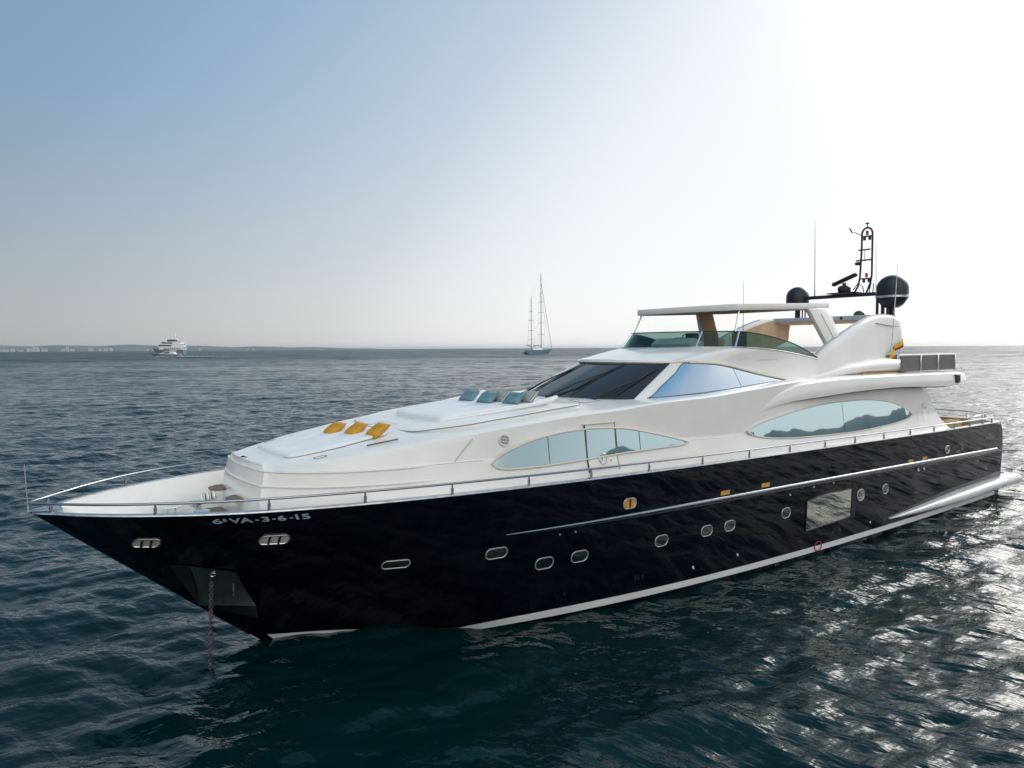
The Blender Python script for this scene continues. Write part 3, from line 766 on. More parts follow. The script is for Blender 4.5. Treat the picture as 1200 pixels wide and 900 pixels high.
# ---- portholes
def porthole(x, z, hw, hh, glass, rim=RIM, rr=.012, p=.95, name="porthole"):
    t = empty(name, (0, 0, 0), 0, yacht)
    out = stadium(x, z, hw, hh, 8, p)
    MB().tube([on_hull(u, v, .006) for u, v in out], rr, 8, closed=True).build("rim", rim, t)
    disc_patch(stadium(x, z, hw - .004, hh - .004, 8, p), lambda u, v: on_hull(u, v, .004 if abs(u - x) > hw * .97 else .005)).build("glass", glass, t)
    return t
for x, z, hw, hh in ((25.44, 1.8, .245, .085), (23.45, 1.76, .235, .11), (22.28, 1.355, .215, .125), (21.4, 1.37, .215, .125), (19.05, 1.36, .20, .13), (17.53, 1.37, .195, .13), (16.68, 1.37, .195, .13), (14.34, 1.37, .19, .135)):
    porthole(x, z, hw, hh, PORTGLASS)
porthole(10.52, 1.38, .20, .17, LIGHTGLASS)
porthole(9.05, 1.38, .17, .15, PORTGLASS)
porthole(4.78, 2.24, .16, .125, PORTGLASS, rr=.022)
t = porthole(20.14, 2.39, .185, .115, AMBER, name="side_light")
MB().tube([on_hull(20.14, 2.29, .02), on_hull(20.14, 2.49, .02)], .016, 6).build("divider", BLACK, t)
for x, z in ((16.9, 2.245), (15.28, 2.25), (7.45, 2.10), (6.45, 2.10)):       # courtesy lights above the rub rail
    t = empty("courtesy_light", (0, 0, 0), 0, yacht)
    hh = .055
    MB().grid([[on_hull(u, v, .01) for v in np.linspace(z - hh, z + hh, 3)] for u in np.linspace(x + .20, x - .14, 6)]).build("lens", AMBER, t)
    MB().grid([[on_hull(u, v, .012) for v in np.linspace(z - hh - .012, z + hh + .012, 3)] for u in np.linspace(x - .14, x - .30, 4)]).build("louvre", BLACK, t)

# ---- big hull window
hw_ = empty("hull_window", (0, 0, 0), 0, yacht)
def hwz(u, v):
    x = lerp(13.39, 11.05, u); top = lerp(1.57, 1.66, u) + .06 * math.sin(PI * min(1, u * 1.3)); bot = lerp(.72, .80, u)
    return on_hull(x, lerp(bot, top, v), .014)
MB().grid(rows(hwz, np.linspace(0, 1, 14), np.linspace(0, 1, 8))).build("glass", HULLGLASS, hw_)
edge = [hwz(u, 0) for u in np.linspace(0, 1, 14)] + [hwz(1, v) for v in np.linspace(0, 1, 8)[1:]] + [hwz(u, 1) for u in np.linspace(1, 0, 14)[1:]] + [hwz(0, v) for v in np.linspace(1, 0, 8)[1:-1]]
MB().tube(edge, .02, 8, closed=True).build("frame", BLACK, hw_)
MB().grid([[on_hull(x, z, .008) for z in np.linspace(.74, 1.78, 5)] for x in np.linspace(11.02, 10.80, 3)]).build("black_panel", BLACK, hw_)

# small skin fittings
for x, z, r in ((13.1, 1.95, .04), (12.1, 1.95, .045), (16.3, .55, .03), (17.9, .5, .03), (6.9, 1.75, .05), (6.5, 1.75, .04), (14.2, 1.85, .025), (9.9, .45, .03), (22.0, 1.95, .02), (21.6, 1.95, .02)):
    p = np.array(on_hull(x, z, 0)); 
    MB().lathe([(r * 1.25, 0), (r * 1.3, .015), (r, .025), (r * .7, .01), (0, .008)], p, 12, axis=(0, 1, 0)).build("skin_fitting", DULLSTEEL, hull)
MB().tube([on_hull(12.75 + .17 * math.cos(t), .20 + .13 * math.sin(t), .03) for t in np.linspace(0, 2 * PI, 22)[:-1]], .013, 8, closed=True).build("towing_ring", RED, yacht)

# ---- swim platform and its pointed side sponsons
for side in (1, -1):
    g = []
    for x in np.concatenate([np.linspace(8.75, 7.4, 10), np.linspace(6.8, -1.5, 14)]):
        u = min(1, (8.8 - x) / 5.0); h = .40 * u ** .75; zc0 = lerp(.40, .52, min(1, (8.8 - x) / 7)); dep = .05 + .34 * u ** .8
        y0 = float(hull_y(max(0, x), .5)) - .1
        sec = []
        for k in range(13):
            a = -PI / 2 + PI * k / 12
            ca, sa = math.cos(a), math.sin(a)
            sec.append((x, side * (y0 + .1 + dep * abs(ca) ** .8), zc0 + h * .5 * math.copysign(abs(sa) ** .8, sa)))
        sec = [(x, side * y0, zc0 - h * .5)] + sec + [(x, side * y0, zc0 + h * .5)]
        g.append(sec)
    m = MB().grid(g); m.poly(g[-1]); m.poly(g[0][::-1])
    m.build("side_sponson", SILVER, yacht, 50)
MB().prism([(-.2, -3.75, .42), (-1.45, -3.75, .42), (-1.75, -3.2, .42), (-1.95, -1.5, .42), (-1.95, 1.5, .42), (-1.75, 3.2, .42), (-1.45, 3.75, .42), (-.2, 3.75, .42)], (0, 0, .29)).build("swim_platform", WHITE, yacht, bevel=.05)
MB().prism([(-.3, -3.2, .712), (-1.4, -3.2, .712), (-1.75, -1.4, .712), (-1.75, 1.4, .712), (-1.4, 3.2, .712), (-.3, 3.2, .712)], (0, 0, .02)).build("platform_decking", TEAK, yacht)

# ================================================================== deckhouse
VR = [0, .12, .25, .4, .5, .56, .585, .615, .64, .7, .8, .9, 1.0]       # rows up the side; groove round .6
def house_side(xs_, r, side):
    """r in 0..1 : 0 deck, .6 groove, 1 crest"""
    zb, zg, zc = float(ZB(xs_)), float(ZG(xs_)), float(ZC(xs_))
    z = lerp(zb, zg, r / .6) if r < .6 else lerp(zg, zc, (r - .6) / .4)
    y = float(house_y(xs_, z)) + (.012 if r < .6 else -.012)
    k = max(0, 1 - (XF - xs_) / 1.2)
    x = xs_ + .14 * k * k * (1 - (z - zb) / (zc - zb))
    if xs_ < 5.5: x += (z - 3.2) * .82 * (5.5 - xs_) / 1.3
    return (x, side * y, z)
def skirt(x, side):                    # foot of the wall, down to the deck
    p = house_side(x, 0, side); return (p[0], p[1], p[2] - (.55 if x > 24.6 else .02))
def house_top(x, side):
    y1, zc = float(DC(x)), float(ZC(x)); out = []
    for k, dz in ((.985, .028), (.955, .042), (.90, .05)):
        out.append((x, side * y1 * k, zc + dz))
    for k in (.8, .7, .6, .5, .4, .3, .15, 0):
        out.append((x, side * y1 * k, float(top_z(x, y1 * k)) + .022))
    return out
XH = np.concatenate([np.linspace(4.2, 22, 60), np.linspace(22.3, 26.4, 22), np.linspace(26.5, XF, 16)])
hs = MB()
for side in (1, -1):
    G = [[skirt(x, side)] + [house_side(x, r, side) for r in VR] + house_top(x, side) for x in XH]
    hs.grid(G)
fp = [skirt(XF, 1)] + [house_side(XF, r, 1) for r in VR] + house_top(XF, 1)[:-1]
hs.grid([[(p[0] + .10 * (1 - u*u), p[1] * u, p[2]) for u in np.linspace(1, -1, 13)] for p in fp])
ap = [house_side(4.2, r, 1) for r in VR]
hs.grid([[(p[0], p[1] * u, p[2]) for u in np.linspace(1, -1, 5)] for p in ap])
house = hs.build("deckhouse", WHITE, yacht, 28)

def on_house(x, z, off=.02, side=1):
    e = .02
    y = float(house_y(x, z))
    ny = 1.0; nx = -(float(house_y(x + e, z)) - float(house_y(x - e, z))) / (2 * e); nz = .12
    n = np.array([nx, ny, nz]); n /= np.linalg.norm(n); p = np.array([x, y, z]) + n * off
    return (p[0], side * p[1], p[2])

def pane_pt(x, lo, hi, v, off, side):
    # a pane is flat between sill and head and stands almost upright
    a, b = float(lo(x)), float(hi(x)); b = max(b, a + .002)
    p = np.array(on_house(x, a, off, side)); z = lerp(a, b, v)
    return (p[0], side * (side * p[1] - .125 * (z - a)), z)
def lens_pane(name, x0, x1, lo, hi, off, m, parent, side=1, n=40, rows_=7):
    return MB().grid([[pane_pt(x, lo, hi, v, off, side) for v in np.linspace(0, 1, rows_)] for x in np.linspace(x0, x1, n)]).build(name, m, parent)
def lens_rim(name, x0, x1, lo, hi, off, r, m, parent, side=1, n=60):
    xs_ = cosspace(x0, x1, n)
    pts = [pane_pt(x, lo, hi, 0, off, side) for x in xs_] + [pane_pt(x, lo, hi, 1, off, side) for x in xs_[::-1][1:-1]]
    return MB().tube(pts, r, 8, closed=True).build(name, m, parent)

FLO = curve([(17.83, 3.535), (18.05, 3.49), (19.0, 3.475), (19.72, 3.462), (21.23, 3.41), (22.56, 3.375), (23.05, 3.39), (23.3, 3.435), (23.43, 3.525)])
FHI = curve([(17.83, 3.54), (18.05, 3.60), (18.83, 3.79), (19.4, 3.915), (19.88, 4.0), (20.4, 4.045), (20.87, 4.065), (21.4, 4.055), (22.0, 4.0), (22.66, 3.87), (23.1, 3.73), (23.32, 3.62), (23.43, 3.53)])
ALO = curve([(6.35, 3.53), (6.6, 3.43), (7.2, 3.35), (8.12, 3.295), (10.32, 3.235), (13.05, 3.28), (14.2, 3.345), (14.98, 3.44), (15.35, 3.53), (15.52, 3.625)])
AHI = curve([(6.35, 3.54), (6.55, 3.64), (6.8, 3.75), (7.3, 3.89), (7.9, 4.02), (8.9, 4.135), (9.95, 4.18), (11, 4.18), (12, 4.145), (13.7, 3.98), (14.91, 3.80), (15.35, 3.69), (15.52, 3.63)])
for side in (1, -1):
    wf = empty("saloon_window", (0, 0, 0), 0, yacht)
    for x0, x1 in ((17.83, 19.45), (19.475, 20.16)):
        lens_pane("pane", x0, x1, FLO, FHI, .034, SIDEGLASS, wf, side)
    for x0, x1 in ((21.08, 22.05), (22.07, 23.43)):
        lens_pane("pane", x0, x1, FLO, FHI, .034, SIDEGLASS, wf, side)
    lens_rim("frame", 17.83, 23.43, FLO, FHI, .024, .026, CREAM, wf, side)
    lens_rim("gasket", 17.85, 23.41, FLO, FHI, .036, .010, SEAM, wf, side)
    dr = empty("side_door", (0, 0, 0), 0, yacht)
    xs_ = np.linspace(20.2, 21.05, 9)
    MB().grid([[on_house(x, z, .026, side) for z in np.linspace(3.17, 4.14, 12)] for x in xs_]).build("door_panel", WHITE, dr)
    lens_pane("pane", 20.22, 21.03, FLO, FHI, .038, SIDEGLASS, dr, side)
    for x, r in ((21.055, .016), (20.19, .007)):
        MB().tube([on_house(x, z, .03, side) for z in np.linspace(3.12, 4.16, 10)], r, 6).build("seam", BLACK if x > 21 else SEAM, dr)
    MB().tube([on_house(x, 4.165, .035, side) for x in np.linspace(20.15, 21.1, 8)], .018, 6).build("drip_rail", CREAM, dr)
    MB().tube([on_house(20.62 + .115 * math.cos(t), 3.395 + .115 * math.sin(t), .04, side) for t in np.linspace(0, 2 * PI, 25)[:-1]], .011, 6, closed=True).build("latch_ring", DULLSTEEL, dr)
    MB().tube([on_house(20.66, 3.34, .045, side), on_house(20.62, 3.40, .05, side), on_house(20.63, 3.46, .045, side)], .013, 6).build("handle", STEEL, dr)
    MB().lathe([(.022, 0), (.02, .02), (0, .022)], on_house(20.40, 3.335, .02, side), 10, axis=(0, side, 0)).build("lock", STEEL, dr)
    MB().grid([[on_house(x, z, .05, side) for z in (3.02, 3.12)] for x in np.linspace(20.15, 21.1, 4)]).build("door_sill", WHITE, dr)
    wa = empty("saloon_window", (0, 0, 0), 0, yacht)
    for x0, x1 in ((6.35, 10.85), (10.87, 15.52)):
        lens_pane("pane", x0, x1, ALO, AHI, .034, SIDEGLASS, wa, side)
    lens_rim("frame", 6.35, 15.52, ALO, AHI, .024, .024, CREAM, wa, side)
    lens_rim("gasket", 6.37, 15.50, ALO, AHI, .036, .010, SEAM, wa, side)
    # round louvred vent ahead of the window
    vt = empty("vent", (0, 0, 0), 0, yacht)
    MB().tube([on_house(23.06 + .115 * math.cos(t), 3.97 + .115 * math.sin(t), .012, side) for t in np.linspace(0, 2 * PI, 25)[:-1]], .012, 6, closed=True).build("rim", WHITE, vt)
    disc_patch([(23.06 + .11 * math.cos(t), 3.97 + .11 * math.sin(t)) for t in np.linspace(0, 2 * PI, 25)[:-1]], lambda u, v: on_house(u, v, .004, side)).build("mesh", SEAM, vt)
    for k in range(-3, 4):
        w = math.sqrt(max(0, .11**2 - (k * .03)**2))
        MB().tube([on_house(23.06 + w, 3.97 + k * .03, .012, side), on_house(23.06 - w, 3.97 + k * .03, .012, side)], .009, 6).build("louvre", WHITE, vt)
    # fine moulding seams
    MB().tube([on_house(x, float(ZG(x)) - .0, .008, side) for x in np.linspace(23.6, 27.3, 40)], .007, 6).build("seam", CREAM, house)
    MB().tube([on_house(x, float(ZG(x)) - .0, .008, side) for x in np.linspace(15.7, 17.7, 14)], .006, 6).build("seam", CREAM, house)
    MB().tube([on_house(x, z, .010, side) for x, z in zip(np.linspace(23.75, 24.2, 8), np.linspace(4.05, 3.63, 8))], .004, 5).build("seam", SEAM, house)
    for r, rad_ in ((.30, .022), (.585, .016)):
        rp = [house_side(x, r, side) for x in np.linspace(24.4, XF, 40)]
        rp = [(p[0], p[1] + side * .012 * min(1, i / 10) - side * .03 * (1 - min(1, i / 10)), p[2]) for i, p in enumerate(rp)]
        e0 = rp[-1]; rp += [(e0[0] + .10 * (1 - u*u) + .01, e0[1] * u, e0[2]) for u in (.9, .7, .5, .25, 0)]
        MB().tube(rp, rad_, 8).build("moulding", WHITE, house)
    # emblem near the aft end of the side: an open letter A
    em = empty("emblem", (0, 0, 0), 0, yacht)
    for q in ([(5.62, 3.66), (5.47, 3.90), (5.41, 3.90), (5.53, 3.66)], [(5.44, 3.90), (5.36, 3.90), (5.22, 3.66), (5.32, 3.66)], [(5.50, 3.73), (5.50, 3.78), (5.36, 3.78), (5.34, 3.73)]):
        MB().poly([on_house(x, z, .03 if len(q) else 0, side) for x, z in q]).build("emblem_stroke", BOOT, em)
    # small ladder-like handhold beside the aft window
    MB().tube([on_house(6.0, 3.30, .03, side), on_house(5.95, 3.62, .06, side), on_house(5.9, 3.62, .03, side)], .012, 6).build("handhold", STEEL, yacht)
    MB().tube([on_house(5.55, 3.25, .03, side), on_house(5.5, 3.62, .03, side)], .010, 6).build("handhold", STEEL, yacht)

# ---- foredeck sunpads, coaming and hatch lines
def pad(name, pts, thick, m, parent=yacht, inset=.03, lift=.0):
    A = np.array(pts, float); c = A.mean(0)
    def ring(k, dz):
        out = []
        for x, y in A:
            x, y = c[0] + (x - c[0]) * k, c[1] + (y - c[1]) * k
            out.append((x, y, float(top_z(x, 0 if abs(y) < 1.25 else abs(y) - 1.0)) + lift + dz))
        return out
    rings = [ring(1, -.12), ring(1, thick * .7), ring(.996, thick * .92), ring(.985, thick), ring(.85, thick + .004), ring(.7, thick + .006), ring(.5, thick + .008), ring(.2, thick + .01), ring(.01, thick + .01)]
    o = MB().grid(rings, cv=True).build(name, m, parent, 50)
    MB().tube([(p[0], p[1], p[2] + .006) for p in ring(1.004, max(.0, -lift))], .010, 6, closed=True).build('edge_gap', GAP, o)
    return o
def rounded_plan(corners, r, n=6):
    out = []; k = len(corners)
    for i in range(k):
        p0, p, p1 = (np.array(corners[(i + j) % k], float) for j in (-1, 0, 1))
        a = p + (p0 - p) / np.linalg.norm(p0 - p) * r; b = p + (p1 - p) / np.linalg.norm(p1 - p) * r
        for t in np.linspace(0, 1, n): out.append(tuple((1-t)**2 * a + 2*t*(1-t) * p + t*t * b))
    dens = []
    for i in range(len(out)):
        a, b = np.array(out[i]), np.array(out[(i + 1) % len(out)]); d = np.linalg.norm(b - a); q = max(1, int(d / .2))
        dens += [tuple(a + (b - a) * j / q) for j in range(q)]
    return dens
pad("sunpad", rounded_plan([(26.95, -.95), (27.02, .0), (26.95, 1.0), (26.0, 1.22), (24.95, 1.18), (24.85, 0), (24.95, -1.15), (26.0, -1.2)], .12), .085, PAD, lift=-.02)
for y in (-.34, .34):
    MB().tube([(x, y, float(top_z(x, 0)) + .075) for x in np.linspace(26.7, 25.1, 20)], .006, 6).build("pad_seam", PAD, yacht)
pad("raised_coaming", rounded_plan([(24.55, -1.5), (24.65, 0), (24.55, 1.5), (23.6, 2.0), (22.0, 2.12), (20.4, 2.1), (20.2, 0), (20.4, -2.1), (22.0, -2.1), (23.6, -1.95)], .3), .035, WHITE, lift=-.01)
pad("sunpad", rounded_plan([(23.68, -1.0), (23.75, .0), (23.66, 1.15), (22.4, 1.38), (20.85, 1.45), (20.75, 0), (20.85, -1.4), (22.4, -1.3)], .16), .13, PAD, lift=-.01)
pz = lambda x: float(top_z(x, 0))
for side in (1, -1):
    MB().tube([(x, side * y, pz(x) + dz) for x, y, dz in ((23.6, 1.24, .05), (22.5, 1.47, .06), (21.5, 1.54, .09), (20.95, 1.56, .14), (20.72, 1.5, .17))], [.012, .02, .045, .065, .05], 8).build("rolled_cover", PAD, yacht)
MB().tube([(25.62, 1.62, float(top_z(25.6, 1.6)) + .04), (25.0, 1.72, float(top_z(25.0, 1.7)) + .045)], .014, 6).build("handrail", SEAM, yacht)

# small flush plates and hatches let into the foredeck mouldings
def top_patch(name, x0, x1, y0, y1, m, off=.026):
    return MB().grid([[(x, y, float(top_z(x, y)) + .022 + off * .3) for y in np.linspace(y0, y1, 4)] for x in np.linspace(x0, x1, 4)]).build(name, m, yacht)
def top_frame(name, x0, x1, y0, y1, m, r=.006):
    c = [(x0, y0), (x1, y0), (x1, y1), (x0, y1)]; pts = []
    for i in range(4):
        p, q = np.array(c[i]), np.array(c[(i + 1) % 4]); pts += [lerp(p, q, k / 6) for k in range(6)]
    return MB().tube([(p[0], p[1], float(top_z(p[0], p[1])) + .026) for p in pts], r, 6, closed=True).build(name, m, yacht)
for side in (1, -1):
    top_frame("hatch_seam", 26.40, 26.62, side * 1.42, side * 1.56, GAP, .005)
    top_frame("hatch_seam", 23.75, 24.25, side * 1.15, side * 1.55, GAP, .005)
    top_frame("hatch_seam", 19.55, 20.1, side * 1.2, side * 1.75, GAP, .005)
top_frame("hatch_seam", 24.3, 24.75, -.35, .35, GAP, .006)
# ---- pilothouse: raked windscreen, side glass, roof
def spl(pts, n):
    P = np.array(pts, float); t = np.arange(len(P)); f = [curve(list(zip(t, P[:, k]))) for k in range(P.shape[1])]
    return lambda s: np.array([float(q(s)) for q in f])
PB = spl([(19.9, 0, 4.57), (19.78, .7, 4.57), (19.45, 1.4, 4.55), (18.95, 2.0, 4.53), (18.2, 2.3, 4.55), (17, 2.42, 4.60), (15.3, 2.5, 4.68), (13.8, 2.52, 4.79), (12.8, 2.55, 4.86), (11.4, 2.55, 4.9)], 0)
PT = spl([(17.85, 0, 5.42), (17.75, .7, 5.42), (17.5, 1.25, 5.42), (17.12, 1.68, 5.41), (16.75, 1.95, 5.44), (15.9, 2.08, 5.42), (14.9, 2.17, 5.28), (13.9, 2.33, 5.07), (12.9, 2.5, 4.89), (11.4, 2.54, 4.93)], 0)
PF = spl([(15.95, 0, 5.82), (15.9, .7, 5.82), (15.72, 1.25, 5.82), (15.3, 1.78, 5.82), (14.8, 2.12, 5.82), (14.2, 2.26, 5.80), (13.5, 2.36, 5.75), (12.7, 2.42, 5.67), (12, 2.45, 5.57), (11.2, 2.47, 5.44)], 0)
PG = spl([(15.55, 0, 6.28), (15.5, .7, 6.28), (15.33, 1.18, 6.28), (14.95, 1.68, 6.28), (14.48, 2.02, 6.27), (13.9, 2.17, 6.22), (13.2, 2.29, 6.11), (12.5, 2.37, 5.96), (11.9, 2.42, 5.78), (11.2, 2.46, 5.5)], 0)
def mir(p, side): return (p[0], side * p[1], p[2])
SV = np.linspace(0, 9, 73)
ph = MB(); rf = MB()
for side in (1, -1):
    g = []
    for s in SV:
        B, T = PB(s), PT(s); g.append([mir(B + np.array([0, 0, -.35]), side)] + [mir(lerp(B, T, v), side) for v in (0, .25, .5, .75, 1)])
    ph.grid(g)
    g = []
    for s in SV:
        T, F_ = PT(s), PF(s); out = T - np.array([14.5, 0, T[2]]); out = out / (np.linalg.norm(out) + 1e-9)
        k = max(0, 1 - s / 7)
        g.append([mir(q, side) for q in (T, T + out * .05 * k + (0, 0, -.015), T + out * .10 * k + (0, 0, .03), T + out * .07 * k + (0, 0, .10 * (.3 + .7 * k)), lerp(T, F_, .18) + (0, 0, .10 * k), lerp(T, F_, .45) + (0, 0, .09 * k), lerp(T, F_, .75) + (0, 0, .05 * k), F_)])
    rf.grid(g)
ph.build("pilothouse", WHITE, yacht, 35)
rf.build("pilothouse_roof", WHITE, yacht, 35)
g = []
for s in SV:
    F_ = PF(s); g.append([(F_[0], F_[1] * u, min(F_[2] - .01, 5.47)) for u in (-1, -.5, 0, .5, 1)])
MB().grid(g).build("flybridge_floor", TEAK, yacht)
# windscreen panes
wsn = empty("windscreen", (0, 0, 0), 0, yacht)
def facet(s_signed, v, off):
    s = abs(s_signed); side = 1 if s_signed >= 0 else -1
    B, T = PB(s), PT(s); p = lerp(B, T, v); n = np.array([.38 + .0 * s, .22 * min(1, s / 2.5) if s > .3 else 0, .9 ]); n /= np.linalg.norm(n)
    return mir(p + n * off, side)
for s0, s1 in ((-3.25, -1.14), (-1.1, 1.1), (1.14, 3.25)):
    MB().grid([[facet(s, v, .018) for v in (0.02, .3, .65, .99)] for s in np.linspace(s0, s1, 18)]).build("pane", WSGLASS, wsn)
for s in (-1.12, 1.12):
    MB().tube([facet(s, v, .024) for v in np.linspace(.02, .99, 6)], .012, 6).build("mullion", BLACK, wsn)
MB().tube([facet(s, .99, .022) for s in np.linspace(-3.25, 3.25, 40)], .02, 6).build("gasket", BLACK, wsn)
MB().tube([facet(s, .02, .02) for s in np.linspace(-3.25, 3.25, 40)], .008, 6).build("gasket", SEAM, wsn)
# wipers: double arm and blade
for sp, se, bl in ((-2.05, -1.15, .62), (.25, 1.05, .62), (2.05, 2.7, .5)):
    w = empty("wiper", (0, 0, 0), 0, yacht)
    base = np.array(facet(sp, -.02, .06)); tip = np.array(facet(se, bl, .07))
    MB().lathe([(.05, 0), (.05, .05), (.03, .08), (0, .08)], base - (0, 0, .05), 10).build("pivot", BLACK, w)
    for d in (0, .09):
        MB().tube([base + (0, d, 0), lerp(base, tip, .5) + (0, d * .6, .03), tip], [.016, .014, .011], 6).build("arm", BLACK, w)
    b0, b1 = np.array(facet(se - .15, bl - .45, .04)), np.array(facet(se + .25, min(.97, bl + .33), .04))
    MB().tube([b0, tip + (0, 0, -.02), b1], [.012, .022, .012], 6).build("blade", BLACK, w)
# side glass of the pilothouse
for side in (1, -1):
    wq = empty("pilothouse_window", (0, 0, 0), 0, yacht)
    def sg(x, v, off=.02):
        # v 0 sill .. 1 head; the glass follows the ruled side of the pilothouse
        zb = float(PSL(x)); z = lerp(zb, max(float(PSH(x)), zb + .004), v)
        a, b = 2.5, 9.0
        for _ in range(22):
            s = (a + b) / 2; B, T = PB(s), PT(s); w = min(1.0, max(0.0, (z - B[2]) / max(.03, T[2] - B[2])))
            if lerp(B[0], T[0], w) > x: a = s
            else: b = s
        return (x, side * (lerp(B[1], T[1], w) + off), z + off * .3)
    PSL = curve([(12.95, 4.875), (13.6, 4.84), (15.5, 4.71), (17.0, 4.63), (18.35, 4.585), (18.42, 4.583)])
    PSH = curve([(12.95, 4.88), (13.5, 4.98), (14.0, 5.07), (14.6, 5.2), (15.2, 5.32), (15.7, 5.385), (16.3, 5.415), (16.72, 5.42), (17.2, 5.17), (17.8, 4.87), (18.35, 4.60), (18.42, 4.585)])
    for x0, x1 in ((12.95, 14.98), (15.0, 18.42)):
        MB().grid(rows(sg, np.linspace(x0, x1, 30), np.linspace(0, 1, 6))).build("pane", PILOTGLASS, wq)
    ring = [sg(x, 0) for x in np.linspace(12.95, 18.42, 40)] + [sg(x, 1) for x in np.linspace(18.42, 12.95, 60)[1:-1]]
    MB().tube(ring, .012, 6, closed=True).build("gasket", SEAM, wq)
    MB().tube([sg(x, 1, .035) for x in np.linspace(16.6, 12.95, 40)], [.02 + .012 * math.sin(PI * i / 39) for i in range(40)], 8).build("drip_rail", CREAM, wq)

# ---- upper deck with its long eyebrow overhang
UY = curve([(.55, .0), (.62, .9), (.8, 1.9), (1.2, 2.6), (2.0, 3.02), (3.0, 3.25), (4.4, 3.37), (8, 3.4), (10.7, 3.34), (12.9, 3.14), (14, 3.04), (15.4, 2.97)])
UL = curve([(.5, 4.5), (2, 4.46), (4.4, 4.40), (8.2, 4.50), (10.6, 4.455), (12, 4.38), (13.7, 4.27), (14.6, 4.12), (15.4, 3.97)])
UH = curve([(.5, 4.78), (2, 4.84), (4.4, 4.94), (8.1, 4.95), (10.8, 4.94), (12.9, 4.84), (13.7, 4.66), (14.6, 4.34), (15.4, 3.99)])
ud = MB()
for side in (1, -1):
    g = []
    for x in np.concatenate([[.55, .58, .62, .7, .8, .95, 1.2, 1.6], np.linspace(2, 15.4, 50)]):
        y, zl, zh = float(UY(x)), float(UL(x)), float(UH(x)); t = min(1, max(0, (15.4 - x) / 2.5)); w = y
        inn = min(y, 2.5)
        g.append([(x, 0, zl + .05), (x, side * inn * .98, zl + .04), (x, side * w * (1 - .02 * t), zl), (x, side * (w + .0), zl + .05 * (zh - zl)), (x, side * (w + .01), zl + .3 * (zh - zl)), (x, side * (w - .01), zl + .6 * (zh - zl)),
                  (x, side * (w - .05 * t), zl + .85 * (zh - zl)), (x, side * max(0, w - .14 * t), zl + .97 * (zh - zl)), (x, side * max(0, w - .28 * t - .04), zh), (x, 0, zh + .02)])
    ud.grid(g)
ud.build("upper_deck", WHITE, yacht, 35)
# underside soffit step above the aft windows
for side in (1, -1):
    MB().grid([[(x, side * float(house_y(min(x, 15), 4.2)) * .985, float(UL(x)) + .03), (x, side * (float(UY(x)) - .06), float(UL(x)) - .012)] for x in np.linspace(4.4, 15.0, 30)]).build("soffit", CREAM, yacht)
    lt = empty("deck_floodlight", (0, 0, 0), 0, yacht)
    MB().box((3.55, side * 3.33, 4.66), (.34, .10, .30), bev=.03).build("housing", BLACK, lt)
    MB().box((3.55, side * 3.385, 4.66), (.24, .012, .2)).build("lens", DARKSEAT, lt)

# ---- flybridge glass screen
fs = empty("flybridge_screen", (0, 0, 0), 0, yacht)
for side in (1, -1):
    for s0, s1 in ((0, 2.3), (2.32, 4.0), (4.03, 9)):
        MB().grid([[mir(lerp(PF(s), PG(s), v), side) for v in (0, .33, .66, 1)] for s in np.linspace(s0, s1, 24)]).build("pane", GREENGLASS, fs)
    for s in (2.31, 4.01):
        MB().tube([mir(lerp(PF(s), PG(s), v), side) for v in (0, .5, 1.0)], .028, 6).build("mullion", STEEL, fs)
    MB().tube([mir(PG(s), side) for s in np.linspace(0, 9, 60)], .017, 6).build("top_rail", BLACK, fs)
    MB().tube([mir(PF(s) + (0, 0, .012), side) for s in np.linspace(0, 9, 60)], .02, 6).build("base_channel", DULLSTEEL, fs)
# helm and seats seen through it
MB().prism([(14.9, -.9, 5.45), (14.2, -.9, 5.45), (14.2, -.9, 6.0), (14.6, -.9, 6.12), (14.9, -.9, 5.95)], (0, 1.5, 0)).build("helm_console", WHITE, yacht, bevel=.04)
MB().tube([(14.1, -.15 + .2 * math.cos(t), 6.05 + .2 * math.sin(t)) for t in np.linspace(0, 2 * PI, 21)[:-1]], .015, 6, closed=True).build("helm_wheel", BLACK, yacht)
for y in (-.8, -.05, 1.0):
    s_ = empty("helm_seat", (0, 0, 0), 0, yacht)
    MB().box((13.3, y, 5.72), (.5, .52, .14), bev=.05).build("seat", DARKSEAT, s_)
    MB().box((13.05, y, 6.02), (.14, .50, .55), bev=.06).build("backrest", DARKSEAT, s_)
    MB().tube([(13.3, y, 5.45), (13.3, y, 5.68)], .06, 10).build("pedestal", STEEL, s_)
sf = empty("flybridge_sofa", (0, 0, 0), 0, yacht)
MB().box((11.2, -1.5, 5.62), (2.6, .8, .3), bev=.06).build("seat", DARKSEAT, sf)
MB().box((11.2, -1.98, 5.92), (2.6, .2, .5), bev=.06).build("backrest", BEIGE, sf)
MB().box((9.0, .6, 5.3), (1.6, 1.2, .7), bev=.05).build("flybridge_bar", WHITE, yacht)

